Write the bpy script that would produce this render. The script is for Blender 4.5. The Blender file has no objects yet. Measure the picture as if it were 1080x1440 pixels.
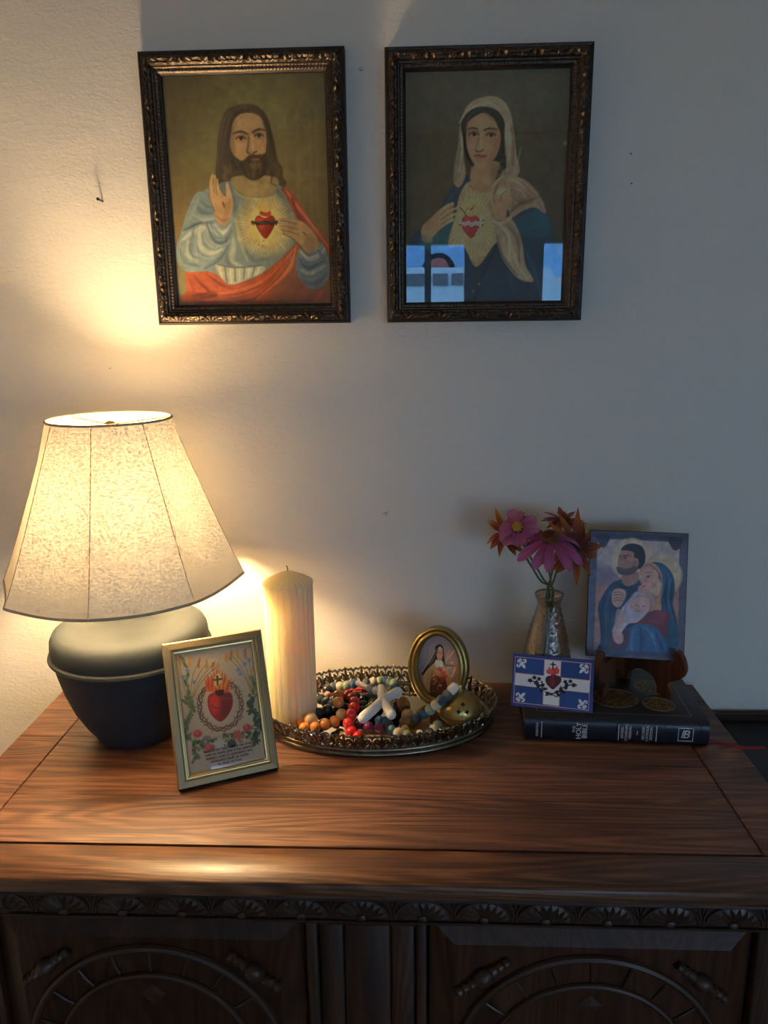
import bpy, bmesh, math, random
import numpy as np
from mathutils import Matrix, Vector

R = math.radians
SC = bpy.context.scene
COL = SC.collection
rng = np.random.default_rng(7)
random.seed(7)

# ------------------------------------------------------------------ camera
CAM_LOC = (0.0, -1.08, 1.38)
cam_data = bpy.data.cameras.new('camera')
cam = bpy.data.objects.new('camera', cam_data)
COL.objects.link(cam)
_r = Vector((0.999088, 0.041075, -0.011631))
_u = Vector((0.001425, 0.240202, 0.970722))
_f = Vector((-0.042666, 0.969854, -0.239924))
M = Matrix.Identity(4)
for i in range(3):
    M[i][0] = _r[i]; M[i][1] = _u[i]; M[i][2] = -_f[i]; M[i][3] = CAM_LOC[i]
cam.matrix_world = M
cam_data.sensor_fit = 'VERTICAL'
cam_data.sensor_height = 36.0
cam_data.lens = 26.667
cam_data.clip_start = 0.02
SC.camera = cam

# ------------------------------------------------------------------ sky (daylight through the windows)
world = bpy.data.worlds.new('sky'); SC.world = world
world.use_nodes = True
_bg = world.node_tree.nodes['Background']
_bg.inputs['Color'].default_value = (0.52, 0.72, 1.0, 1)
_bg.inputs['Strength'].default_value = 2.7
SC.cycles.use_denoising = True
SC.cycles.max_bounces = 8
SC.cycles.diffuse_bounces = 4
SC.cycles.transparent_max_bounces = 12
SC.cycles.caustics_reflective = False
SC.cycles.caustics_refractive = False
SC.cycles.sample_clamp_indirect = 6.0

# ------------------------------------------------------------------ exposure
SC.view_settings.view_transform = 'Standard'
SC.view_settings.look = 'None'
SC.view_settings.exposure = 1.3
SC.view_settings.gamma = 1.0
SC.view_settings.use_curve_mapping = False
BULB = 174.0           # radiance of the lamp's bulb

# ------------------------------------------------------------------ helpers: materials
def lin(c):
    c = np.asarray(c, float) / 255.0
    return np.where(c <= 0.04045, c / 12.92, ((c + 0.055) / 1.055) ** 2.4)

def mat(name, col, rough=0.6, metal=0.0, spec=0.5, coat=0.0, sss=0.0, bump=None, var=None, trans=0.0, alpha=1.0, sheen=0.0):
    m = bpy.data.materials.new(name); m.use_nodes = True
    nt = m.node_tree; b = nt.nodes['Principled BSDF']
    b.inputs['Base Color'].default_value = (*col, 1)
    b.inputs['Roughness'].default_value = rough
    b.inputs['Metallic'].default_value = metal
    b.inputs['Specular IOR Level'].default_value = spec
    b.inputs['Coat Weight'].default_value = coat
    b.inputs['Coat Roughness'].default_value = 0.15
    b.inputs['Transmission Weight'].default_value = trans
    b.inputs['Sheen Weight'].default_value = sheen
    if sss:
        b.inputs['Subsurface Weight'].default_value = sss
        b.inputs['Subsurface Radius'].default_value = (0.02, 0.012, 0.006)
        b.inputs['Subsurface Scale'].default_value = 1.0
    tc = nt.nodes.new('ShaderNodeTexCoord')
    if var:   # (scale, amount, colour2) colour mottling
        n = nt.nodes.new('ShaderNodeTexNoise'); n.inputs['Scale'].default_value = var[0]; n.inputs['Detail'].default_value = 4
        mx = nt.nodes.new('ShaderNodeMix'); mx.data_type = 'RGBA'
        mx.inputs[6].default_value = (*col, 1); mx.inputs[7].default_value = (*var[2], 1)
        rp = nt.nodes.new('ShaderNodeMapRange'); rp.inputs['From Min'].default_value = 0.5 - var[1]; rp.inputs['From Max'].default_value = 0.5 + var[1]
        nt.links.new(tc.outputs['Object'], n.inputs['Vector']); nt.links.new(n.outputs['Fac'], rp.inputs['Value'])
        nt.links.new(rp.outputs['Result'], mx.inputs[0]); nt.links.new(mx.outputs[2], b.inputs['Base Color'])
    if bump:  # (scale, strength, distance)
        n = nt.nodes.new('ShaderNodeTexNoise'); n.inputs['Scale'].default_value = bump[0]; n.inputs['Detail'].default_value = 3
        bp = nt.nodes.new('ShaderNodeBump'); bp.inputs['Strength'].default_value = bump[1]; bp.inputs['Distance'].default_value = bump[2]
        nt.links.new(tc.outputs['Object'], n.inputs['Vector']); nt.links.new(n.outputs['Fac'], bp.inputs['Height'])
        nt.links.new(bp.outputs['Normal'], b.inputs['Normal'])
    return m

def emit_mat(name, col, strength):
    m = bpy.data.materials.new(name); m.use_nodes = True
    nt = m.node_tree; nt.nodes.clear()
    e = nt.nodes.new('ShaderNodeEmission'); o = nt.nodes.new('ShaderNodeOutputMaterial')
    e.inputs['Color'].default_value = (*col, 1); e.inputs['Strength'].default_value = strength
    nt.links.new(e.outputs[0], o.inputs[0]); return m

def pane_mat(name, tint=(1, 1, 1), rough=0.0, ior=1.5, boost=0.0, bump=None):
    """thin glass: see-through with Fresnel reflections"""
    m = bpy.data.materials.new(name); m.use_nodes = True
    nt = m.node_tree; nt.nodes.clear()
    o = nt.nodes.new('ShaderNodeOutputMaterial'); mx = nt.nodes.new('ShaderNodeMixShader')
    t = nt.nodes.new('ShaderNodeBsdfTransparent'); g = nt.nodes.new('ShaderNodeBsdfGlossy'); L = nt.links.new
    t.inputs['Color'].default_value = (*tint, 1); g.inputs['Roughness'].default_value = rough
    f0 = ((ior - 1) / (ior + 1)) ** 2
    ge = nt.nodes.new('ShaderNodeNewGeometry'); dt = nt.nodes.new('ShaderNodeVectorMath'); dt.operation = 'DOT_PRODUCT'
    ms = []
    for op in ('ABSOLUTE', 'SUBTRACT', 'POWER', 'MULTIPLY_ADD'):
        q = nt.nodes.new('ShaderNodeMath'); q.operation = op; ms.append(q)
    L(ge.outputs['Incoming'], dt.inputs[0]); L(ge.outputs['Normal'], dt.inputs[1]); L(dt.outputs['Value'], ms[0].inputs[0])
    ms[1].inputs[0].default_value = 1.0; L(ms[0].outputs[0], ms[1].inputs[1]); L(ms[1].outputs[0], ms[2].inputs[0]); ms[2].inputs[1].default_value = 5.0
    L(ms[2].outputs[0], ms[3].inputs[0]); ms[3].inputs[1].default_value = 1 - f0; ms[3].inputs[2].default_value = f0 + boost; ms[3].use_clamp = True
    L(ms[3].outputs[0], mx.inputs[0])
    L(t.outputs[0], mx.inputs[1]); L(g.outputs[0], mx.inputs[2]); L(mx.outputs[0], o.inputs[0])
    if bump:
        tc = nt.nodes.new('ShaderNodeTexCoord'); n = nt.nodes.new('ShaderNodeTexNoise'); n.inputs['Scale'].default_value = bump[0]
        bp = nt.nodes.new('ShaderNodeBump'); bp.inputs['Strength'].default_value = bump[1]; bp.inputs['Distance'].default_value = bump[2]
        L(tc.outputs['Object'], n.inputs['Vector']); L(n.outputs['Fac'], bp.inputs['Height'])
        L(bp.outputs['Normal'], g.inputs['Normal']); L(bp.outputs['Normal'], dt.inputs[1])
    return m

def ink_mat(name, rough=0.6, spec=0.3, coat=0.0):
    m = mat(name, (0.5, 0.5, 0.5), rough, 0, spec, coat)
    a = m.node_tree.nodes.new('ShaderNodeAttribute'); a.attribute_name = 'ink'
    m.node_tree.links.new(a.outputs['Color'], m.node_tree.nodes['Principled BSDF'].inputs['Base Color'])
    return m

def wood_mat(name, dark, mid, light, rough=0.35, coat=0.25, axis='X', scale=1.0, bump=0.25, fleck=0.5):
    """varnished oak: long streaks along one axis, pores and ray flecks"""
    m = mat(name, mid, rough, 0, 0.45, coat)
    nt = m.node_tree; b = nt.nodes['Principled BSDF']; L = nt.links.new
    b.inputs['Coat Roughness'].default_value = 0.28
    tc = nt.nodes['Texture Coordinate'] if 'Texture Coordinate' in nt.nodes else nt.nodes.new('ShaderNodeTexCoord')
    oi = nt.nodes.new('ShaderNodeObjectInfo')
    addv = nt.nodes.new('ShaderNodeVectorMath'); addv.operation = 'ADD'
    cmb = nt.nodes.new('ShaderNodeCombineXYZ'); ml = nt.nodes.new('ShaderNodeMath'); ml.operation = 'MULTIPLY'; ml.inputs[1].default_value = 7.0
    L(oi.outputs['Random'], ml.inputs[0]); L(ml.outputs[0], cmb.inputs[0]); L(ml.outputs[0], cmb.inputs[1]); L(ml.outputs[0], cmb.inputs[2])
    L(tc.outputs['Object'], addv.inputs[0]); L(cmb.outputs[0], addv.inputs[1])
    def mapped(sl, sc):
        mp = nt.nodes.new('ShaderNodeMapping')
        v = {'X': (sl, sc, sc), 'Y': (sc, sl, sc), 'Z': (sc, sc, sl)}[axis]
        mp.inputs['Scale'].default_value = tuple(k * scale for k in v)
        L(addv.outputs[0], mp.inputs['Vector']); return mp
    g1 = nt.nodes.new('ShaderNodeTexNoise'); g1.inputs['Scale'].default_value = 1.0; g1.inputs['Detail'].default_value = 5; g1.inputs['Distortion'].default_value = 0.6
    L(mapped(2.2, 34).outputs[0], g1.inputs['Vector'])
    g2 = nt.nodes.new('ShaderNodeTexNoise'); g2.inputs['Scale'].default_value = 1.0; g2.inputs['Detail'].default_value = 6
    L(mapped(14, 420).outputs[0], g2.inputs['Vector'])
    # growth rings: contour lines of a long stretched noise
    gr = nt.nodes.new('ShaderNodeTexNoise'); gr.inputs['Scale'].default_value = 1.0; gr.inputs['Detail'].default_value = 1.5; gr.inputs['Distortion'].default_value = 0.3
    L(mapped(1.3, 13).outputs[0], gr.inputs['Vector'])
    mm = nt.nodes.new('ShaderNodeMath'); mm.operation = 'MULTIPLY'; mm.inputs[1].default_value = 130.0; L(gr.outputs['Fac'], mm.inputs[0])
    sn = nt.nodes.new('ShaderNodeMath'); sn.operation = 'SINE'; L(mm.outputs[0], sn.inputs[0])
    wv = nt.nodes.new('ShaderNodeMapRange'); wv.inputs['From Min'].default_value = -1; wv.inputs['To Min'].default_value = 0.2; wv.inputs['To Max'].default_value = 0.8; L(sn.outputs[0], wv.inputs['Value'])
    mx0 = nt.nodes.new('ShaderNodeMix'); mx0.data_type = 'FLOAT'; mx0.inputs[0].default_value = 0.38
    L(g1.outputs['Fac'], mx0.inputs[2]); L(wv.outputs['Result'], mx0.inputs[3])
    cr = nt.nodes.new('ShaderNodeValToRGB'); e = cr.color_ramp.elements
    e[0].position = 0.27; e[0].color = (*dark, 1); e[1].position = 0.74; e[1].color = (*light, 1)
    em = e.new(0.5); em.color = (*mid, 1)
    L(mx0.outputs[0], cr.inputs[0])
    pr = nt.nodes.new('ShaderNodeMapRange'); pr.inputs['From Min'].default_value = 0.34; pr.inputs['From Max'].default_value = 0.52
    pr.inputs['To Min'].default_value = 0.25; pr.inputs['To Max'].default_value = 1.0
    L(g2.outputs['Fac'], pr.inputs['Value'])
    mul = nt.nodes.new('ShaderNodeMix'); mul.data_type = 'RGBA'; mul.blend_type = 'MULTIPLY'; mul.inputs[0].default_value = fleck
    L(cr.outputs[0], mul.inputs[6])
    gray = nt.nodes.new('ShaderNodeCombineColor'); [L(pr.outputs[0], gray.inputs[k]) for k in range(3)]
    L(gray.outputs[0], mul.inputs[7])
    tv = nt.nodes.new('ShaderNodeMapRange'); tv.inputs['To Min'].default_value = 0.78; tv.inputs['To Max'].default_value = 1.22; L(oi.outputs['Random'], tv.inputs['Value'])
    hs_ = nt.nodes.new('ShaderNodeHueSaturation'); L(tv.outputs[0], hs_.inputs['Value']); L(mul.outputs[2], hs_.inputs['Color']); L(hs_.outputs[0], b.inputs['Base Color'])
    bp = nt.nodes.new('ShaderNodeBump'); bp.inputs['Strength'].default_value = bump; bp.inputs['Distance'].default_value = 0.0006
    L(g2.outputs['Fac'], bp.inputs['Height']); L(bp.outputs['Normal'], b.inputs['Normal'])
    rr = nt.nodes.new('ShaderNodeMapRange'); rr.inputs['To Min'].default_value = rough - 0.08; rr.inputs['To Max'].default_value = rough + 0.14
    L(g1.outputs['Fac'], rr.inputs['Value']); L(rr.outputs[0], b.inputs['Roughness'])
    return m

# ------------------------------------------------------------------ helpers: objects
def empty(name, loc=(0, 0, 0), rz=0.0, label=None, cat=None, group=None, rx=0.0):
    o = bpy.data.objects.new(name, None); COL.objects.link(o)
    o.location = loc; o.rotation_euler = (rx, 0, rz); o.empty_display_size = 0.02
    tag(o, label, cat, group); return o

def tag(o, label=None, cat=None, group=None, kind=None):
    if label: o['label'] = label
    if cat: o['category'] = cat
    if group: o['group'] = group
    if kind: o['kind'] = kind
    return o

def link_mesh(name, me, material, parent=None):
    o = bpy.data.objects.new(name, me); COL.objects.link(o)
    if material is not None and not me.materials: me.materials.append(material)
    if parent: o.parent = parent
    return o

def copy_tree(o, parent=None):
    c = o.copy(); COL.objects.link(c); c.parent = parent
    for ch in o.children: copy_tree(ch, c)
    return c

def rotz(p, a):
    c, s = math.cos(a), math.sin(a); return (p[0] * c - p[1] * s, p[0] * s + p[1] * c, p[2])

class MB:
    """collects shapes for ONE mesh object"""
    def __init__(s): s.v = []; s.f = []
    def add(s, vs, fs, M=None):
        o = len(s.v)
        for p in vs:
            s.v.append(tuple(M @ Vector(p)) if M is not None else tuple(p))
        s.f += [tuple(i + o for i in f) for f in fs]; return s
    def box(s, x0, x1, y0, y1, z0, z1, c=0.0, M=None):
        """box with chamfered edges (c)"""
        if c <= 0:
            vs = [(x, y, z) for x in (x0, x1) for y in (y0, y1) for z in (z0, z1)]
            fs = [(0, 1, 3, 2), (4, 6, 7, 5), (0, 4, 5, 1), (2, 3, 7, 6), (0, 2, 6, 4), (1, 5, 7, 3)]
            return s.add(vs, fs, M)
        vs = []; idx = {}
        for a, x in ((0, x0), (1, x1)):
            for b, y in ((0, y0), (1, y1)):
                for d, z in ((0, z0), (1, z1)):
                    sx = c if a == 0 else -c; sy = c if b == 0 else -c; sz = c if d == 0 else -c
                    idx[a, b, d] = len(vs)
                    vs += [(x, y + sy, z + sz), (x + sx, y, z + sz), (x + sx, y + sy, z)]
        I = lambda a, b, d, k: idx[a, b, d] + k
        fs = []
        for a in (0, 1):
            q = [I(a, 0, 0, 0), I(a, 1, 0, 0), I(a, 1, 1, 0), I(a, 0, 1, 0)]; fs.append(tuple(q if a else q[::-1]))
            q = [I(0, a, 0, 1), I(0, a, 1, 1), I(1, a, 1, 1), I(1, a, 0, 1)]; fs.append(tuple(q if a else q[::-1]))
            q = [I(0, 0, a, 2), I(1, 0, a, 2), I(1, 1, a, 2), I(0, 1, a, 2)]; fs.append(tuple(q if a else q[::-1]))
        for a in (0, 1):
            for b in (0, 1):
                fs.append((I(a, b, 0, 0), I(a, b, 1, 0), I(a, b, 1, 1), I(a, b, 0, 1)))
                fs.append((I(a, 0, b, 0), I(a, 1, b, 0), I(a, 1, b, 2), I(a, 0, b, 2)))
                fs.append((I(0, a, b, 1), I(1, a, b, 1), I(1, a, b, 2), I(0, a, b, 2)))
                for d in (0, 1):
                    fs.append((I(a, b, d, 0), I(a, b, d, 1), I(a, b, d, 2)))
        return s.add(vs, fs, M)
    def lathe(s, prof, n=32, M=None, rx=1.0, ry=1.0, close=False):
        """revolve (r, z) profile; rx, ry stretch it to an oval"""
        vs = []; fs = []; m = len(prof)
        for r, z in prof:
            for k in range(n):
                a = 2 * math.pi * k / n; vs.append((r * rx * math.cos(a), r * ry * math.sin(a), z))
        for i in range(m - 1 + (1 if close else 0)):
            j = (i + 1) % m
            for k in range(n):
                l = (k + 1) % n; fs.append((i * n + k, i * n + l, j * n + l, j * n + k))
        if not close:
            if prof[0][0] > 1e-6: fs.append(tuple(range(n))[::-1])
            if prof[-1][0] > 1e-6: fs.append(tuple((m - 1) * n + k for k in range(n)))
        return s.add(vs, fs, M)
    def tube(s, path, r, n=8, closed=False, cap=True, M=None, flat=1.0):
        P_ = [Vector(p) for p in path]; m = len(P_); vs = []; fs = []
        rr = r if hasattr(r, '__len__') else [r] * m
        up = Vector((0, 0, 1)); prev = None
        for i in range(m):
            a = P_[i - 1] if (i > 0 or closed) else P_[i]; b = P_[(i + 1) % m] if (i < m - 1 or closed) else P_[i]
            t = (b - a); t = t.normalized() if t.length > 1e-9 else Vector((0, 0, 1))
            if prev is None:
                ref = up if abs(t.z) < 0.9 else Vector((1, 0, 0)); x = t.cross(ref).normalized()
            else:
                x = prev - t * prev.dot(t); x = x.normalized() if x.length > 1e-6 else t.orthogonal().normalized()
            prev = x; y = t.cross(x)
            for k in range(n):
                q = 2 * math.pi * k / n; vs.append(tuple(P_[i] + x * (rr[i] * math.cos(q)) + y * (rr[i] * flat * math.sin(q))))
        for i in range(m - (0 if closed else 1)):
            j = (i + 1) % m
            for k in range(n):
                l = (k + 1) % n; fs.append((i * n + k, i * n + l, j * n + l, j * n + k))
        if cap and not closed:
            fs.append(tuple(range(n))[::-1]); fs.append(tuple((m - 1) * n + k for k in range(n)))
        return s.add(vs, fs, M)
    def sphere(s, c, r, n=12, m=8, sc=(1, 1, 1), M=None):
        vs = [(c[0], c[1], c[2] - r * sc[2])]; fs = []
        for i in range(1, m):
            p = -math.pi / 2 + math.pi * i / m
            for k in range(n):
                a = 2 * math.pi * k / n
                vs.append((c[0] + r * sc[0] * math.cos(p) * math.cos(a), c[1] + r * sc[1] * math.cos(p) * math.sin(a), c[2] + r * sc[2] * math.sin(p)))
        vs.append((c[0], c[1], c[2] + r * sc[2])); t = len(vs) - 1
        for k in range(n):
            l = (k + 1) % n
            fs.append((0, 1 + l, 1 + k)); fs.append((t, 1 + (m - 2) * n + k, 1 + (m - 2) * n + l))
            for i in range(m - 2):
                fs.append((1 + i * n + k, 1 + i * n + l, 1 + (i + 1) * n + l, 1 + (i + 1) * n + k))
        return s.add(vs, fs, M)
    def prism(s, poly, z0, z1, M=None):
        """extrude a 2D outline (x, y) from z0 to z1"""
        n = len(poly); vs = [(x, y, z0) for x, y in poly] + [(x, y, z1) for x, y in poly]
        fs = [tuple(range(n))[::-1], tuple(range(n, 2 * n))] + [(i, (i + 1) % n, (i + 1) % n + n, i + n) for i in range(n)]
        return s.add(vs, fs, M)
    def grid(s, fn, nu, nv, M=None, wrap=False):
        vs = [fn(i / nu, j / nv) for j in range(nv + 1) for i in range(nu + 1)]
        w = nu + 1
        fs = [(j * w + i, j * w + i + 1, (j + 1) * w + i + 1, (j + 1) * w + i) for j in range(nv) for i in range(nu)]
        return s.add(vs, fs, M)
    def build(s, name, material, parent=None, smooth=True, angle=38, solid=0.0):
        me = bpy.data.meshes.new(name); me.from_pydata(s.v, [], s.f)
        bm = bmesh.new(); bm.from_mesh(me); bmesh.ops.recalc_face_normals(bm, faces=bm.faces); bm.to_mesh(me); bm.free()
        if smooth:
            me.shade_smooth(); me.set_sharp_from_angle(angle=R(angle))
        me.update()
        return link_mesh(name, me, material, parent)

def catmull(pts, n=5, closed=True):
    P_ = np.array(pts, float); m = len(P_); out = []
    rng_ = range(m) if closed else range(m - 1)
    for i in rng_:
        if closed: p0, p1, p2, p3 = P_[i - 1], P_[i], P_[(i + 1) % m], P_[(i + 2) % m]
        else: p0, p1, p2, p3 = P_[max(i - 1, 0)], P_[i], P_[i + 1], P_[min(i + 2, m - 1)]
        for k in range(n):
            t = k / n
            out.append(0.5 * ((2 * p1) + (p2 - p0) * t + (2 * p0 - 5 * p1 + 4 * p2 - p3) * t * t + (3 * p1 - p0 - 3 * p2 + p3) * t ** 3))
    if not closed: out.append(P_[-1])
    return np.array(out)

def text_mesh(name, body, size, material, parent, M, align='CENTER', extrude=0.00012, font_w=1.0, spacing=1.0):
    cu = bpy.data.curves.new(name, 'FONT'); cu.body = body; cu.size = size; cu.extrude = extrude
    cu.align_x = align; cu.align_y = 'CENTER'; cu.resolution_u = 3; cu.space_character = spacing; cu.offset = (font_w - 1.0) * size * 0.03
    tmp = bpy.data.objects.new(name, cu); COL.objects.link(tmp)
    dg = bpy.context.evaluated_depsgraph_get(); dg.update()
    me = bpy.data.meshes.new_from_object(tmp.evaluated_get(dg))
    bpy.data.objects.remove(tmp); bpy.data.curves.remove(cu)
    me.materials.clear(); me.transform(M); me.name = name
    return link_mesh(name, me, material, parent)

# ------------------------------------------------------------------ flat print: a small painter whose colours go onto a print's own fine mesh
class Canvas:
    """paints flat artwork; outlines are given on a drawing board (fr = origin and scale), corners say where the sheet lies on that board"""
    def __init__(s, W, H, corners, base):
        s.W, s.H = W, H
        s.img = np.empty((H, W, 3)); s.img[:] = base
        src = np.array(corners, float); dst = np.array([(0, 0), (W, 0), (W, H), (0, H)], float)
        A = []; b = []
        for (x, y), (X, Y) in zip(src, dst):
            A.append([x, y, 1, 0, 0, 0, -X * x, -X * y]); b.append(X)
            A.append([0, 0, 0, x, y, 1, -Y * x, -Y * y]); b.append(Y)
        s.Hm = np.append(np.linalg.solve(np.array(A), np.array(b)), 1).reshape(3, 3)
        s.k = W / np.linalg.norm(src[1] - src[0])      # sheet cells per board unit
        s.fr = (0, 0, 1)
    def T(s, pts):
        p = np.asarray(pts, float); x0, y0, sc = s.fr
        p = np.c_[x0 + p[:, 0] / sc, y0 + p[:, 1] / sc, np.ones(len(p))] @ s.Hm.T
        return p[:, :2] / p[:, 2:]
    def _box(s, q, pad):
        x0 = max(int(q[:, 0].min() - pad), 0); x1 = min(int(q[:, 0].max() + pad) + 2, s.W)
        y0 = max(int(q[:, 1].min() - pad), 0); y1 = min(int(q[:, 1].max() + pad) + 2, s.H)
        if x0 >= x1 or y0 >= y1: return None
        X, Y = np.meshgrid(np.arange(x0, x1) + .5, np.arange(y0, y1) + .5)
        return x0, x1, y0, y1, X, Y
    def _comp(s, bx, al, col, clip):
        x0, x1, y0, y1 = bx[:4]
        if clip is not None: al = al * clip[y0:y1, x0:x1]
        v = s.img[y0:y1, x0:x1]
        v += (np.asarray(col, float) - v) * al[..., None]
        full = np.zeros((s.H, s.W)); full[y0:y1, x0:x1] = al
        return full
    def p(s, pts, col, soft=0.7, a=1.0, clip=None, smooth=True):
        q = s.T(pts)
        if smooth: q = catmull(q, 5)
        pad = soft + 2; bx = s._box(q, pad)
        if bx is None: return None
        X, Y = bx[4], bx[5]
        d = np.full(X.shape, 1e9); ins = np.zeros(X.shape, bool)
        for (ax, ay), (bx_, by_) in zip(q, np.roll(q, -1, 0)):
            ex, ey = bx_ - ax, by_ - ay; L = ex * ex + ey * ey + 1e-12
            t = np.clip(((X - ax) * ex + (Y - ay) * ey) / L, 0, 1)
            d = np.minimum(d, (X - ax - t * ex) ** 2 + (Y - ay - t * ey) ** 2)
            c = (ay > Y) != (by_ > Y)
            ins ^= c & (X < (bx_ - ax) * (Y - ay) / ((by_ - ay) if abs(by_ - ay) > 1e-12 else 1e-12) + ax)
        sd = np.sqrt(d) * np.where(ins, 1, -1)
        al = np.clip(0.5 + sd / (2 * soft), 0, 1); al = al * al * (3 - 2 * al)
        return s._comp(bx, al * a, col, clip)
    def s_(s, pts, w, col, soft=0.6, a=1.0, clip=None, taper=(1, 1), smooth=True):
        """stroke; w in board pixels of the photograph"""
        q = s.T(pts)
        if smooth and len(q) > 2: q = catmull(q, 6, closed=False)
        w = w * s.k / 2; bx = s._box(q, w + soft + 2)
        if bx is None: return None
        X, Y = bx[4], bx[5]; best = np.full(X.shape, -1e9); n = len(q) - 1
        for i in range(n):
            (ax, ay), (cx, cy) = q[i], q[i + 1]
            ex, ey = cx - ax, cy - ay; L = ex * ex + ey * ey + 1e-12
            t = np.clip(((X - ax) * ex + (Y - ay) * ey) / L, 0, 1)
            g = (i + t) / n; ww = w * np.where(g < .5, taper[0] + (1 - taper[0]) * g * 2, 1 + (taper[1] - 1) * (g - .5) * 2)
            best = np.maximum(best, ww - np.hypot(X - ax - t * ex, Y - ay - t * ey))
        al = np.clip(0.5 + best / (2 * soft), 0, 1)
        return s._comp(bx, al * a, col, clip)
    def fold(s, pts, w, col, soft=1.4, a=.85, clip=None, taper=(.4, .3)):
        """a drapery fold: one broad stroke with finer brush marks beside it"""
        s.s_(pts, w, col, soft, a, clip, taper)
        p = np.array(pts, float); d = p[-1] - p[0]; n = np.array([-d[1], d[0]]) / (np.hypot(*d) + 1e-9)
        for k in range(4):
            off = rng.uniform(-1.9, 1.9) * w * s.fr[2]; c2 = np.clip(np.array(col) * rng.uniform(.72, 1.22), 0, 255)
            q = p + n * off + rng.normal(0, .5 * s.fr[2], p.shape); q[0] += d * rng.uniform(-.08, .2); q[-1] -= d * rng.uniform(-.05, .3)
            s.s_(q, max(w * rng.uniform(.18, .4), .9), c2, .8, a * .5, clip, (.3, .15))
    def mottle(s, amt, cells=14):
        n = rng.normal(0, 1, (s.H // cells + 3, s.W // cells + 3)); yy = np.arange(s.H) / cells; xx = np.arange(s.W) / cells
        y0 = yy.astype(int); x0 = xx.astype(int); fy = (yy - y0)[:, None]; fx = (xx - x0)[None]; fy = fy * fy * (3 - 2 * fy); fx = fx * fx * (3 - 2 * fx)
        g = lambda a, b: n[np.ix_(y0 + a, x0 + b)]
        s.img *= 1 + amt * (g(0, 0) * (1 - fy) * (1 - fx) + g(0, 1) * (1 - fy) * fx + g(1, 0) * fy * (1 - fx) + g(1, 1) * fy * fx)[..., None]
    def e(s, cx, cy, rx, ry, col, soft=0.7, a=1.0, rot=0.0, clip=None, n=20):
        t = np.linspace(0, 2 * np.pi, n, endpoint=False); c, sn = math.cos(rot), math.sin(rot)
        return s.p(np.c_[cx + rx * np.cos(t) * c - ry * np.sin(t) * sn, cy + rx * np.cos(t) * sn + ry * np.sin(t) * c], col, soft, a, clip, smooth=False)
    def glow(s, cx, cy, rad, col, a=1.0, power=1.0, clip=None):
        (qx, qy), = s.T([(cx, cy)]); r = rad / s.fr[2] * s.k
        X, Y = np.meshgrid(np.arange(s.W) + .5, np.arange(s.H) + .5)
        al = np.clip(1 - np.hypot(X - qx, Y - qy) / r, 0, 1) ** power * a
        if clip is not None: al = al * clip
        s.img += (np.asarray(col, float) - s.img) * al[..., None]
    def grain(s, amt, cells=3):
        n = rng.normal(0, 1, (s.H // cells + 2, s.W // cells + 2)).repeat(cells, 0).repeat(cells, 1)[:s.H, :s.W]
        s.img += (n * amt)[..., None]
    def mesh(s, name, w, h, gain, material, parent, y=0.0, z0=0.0, tint=(1, 1, 1), oval=False):
        """sheet of size w x h standing in local XZ, facing -Y, its foot at z0"""
        W, H = s.W, s.H
        xs = (np.arange(W) + .5) / W; xs[0] = 0; xs[-1] = 1; zs = (np.arange(H) + .5) / H; zs[0] = 0; zs[-1] = 1
        X, Z = np.meshgrid(xs, zs)
        co = np.stack([(X - .5) * w, np.full_like(X, y), z0 + (1 - Z) * h], -1).reshape(-1, 3)
        idx = np.arange(W * H).reshape(H, W)
        F = np.stack([idx[1:, :-1], idx[1:, 1:], idx[:-1, 1:], idx[:-1, :-1]], -1).reshape(-1, 4)
        if oval:
            xc = (X[1:, :-1] + X[:-1, 1:]) / 2 * 2 - 1; zc = (Z[1:, :-1] + Z[:-1, 1:]) / 2 * 2 - 1
            F = F[(xc ** 2 + zc ** 2 < 1).ravel()]
        me = bpy.data.meshes.new(name)
        me.vertices.add(len(co)); me.vertices.foreach_set('co', co.ravel())
        me.loops.add(F.size); me.loops.foreach_set('vertex_index', F.ravel().astype(np.int32))
        me.polygons.add(len(F)); me.polygons.foreach_set('loop_start', np.arange(0, F.size, 4, dtype=np.int32))
        me.update(calc_edges=True); me.validate()
        at = me.attributes.new('ink', 'FLOAT_COLOR', 'POINT')
        c = np.clip(lin(np.clip(s.img, 0, 255)) * gain * np.array(tint), 0, 0.92).reshape(-1, 3)
        at.data.foreach_set('color', np.c_[c, np.ones(len(c))].astype(np.float32).ravel())
        return link_mesh(name, me, material, parent)

# ================================================================== THE ROOM
WALL_Y = 0.05; WIN_Y = -3.2; X0, X1 = -0.85, 2.6; CEIL = 2.35; TOP = 0.82

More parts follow.
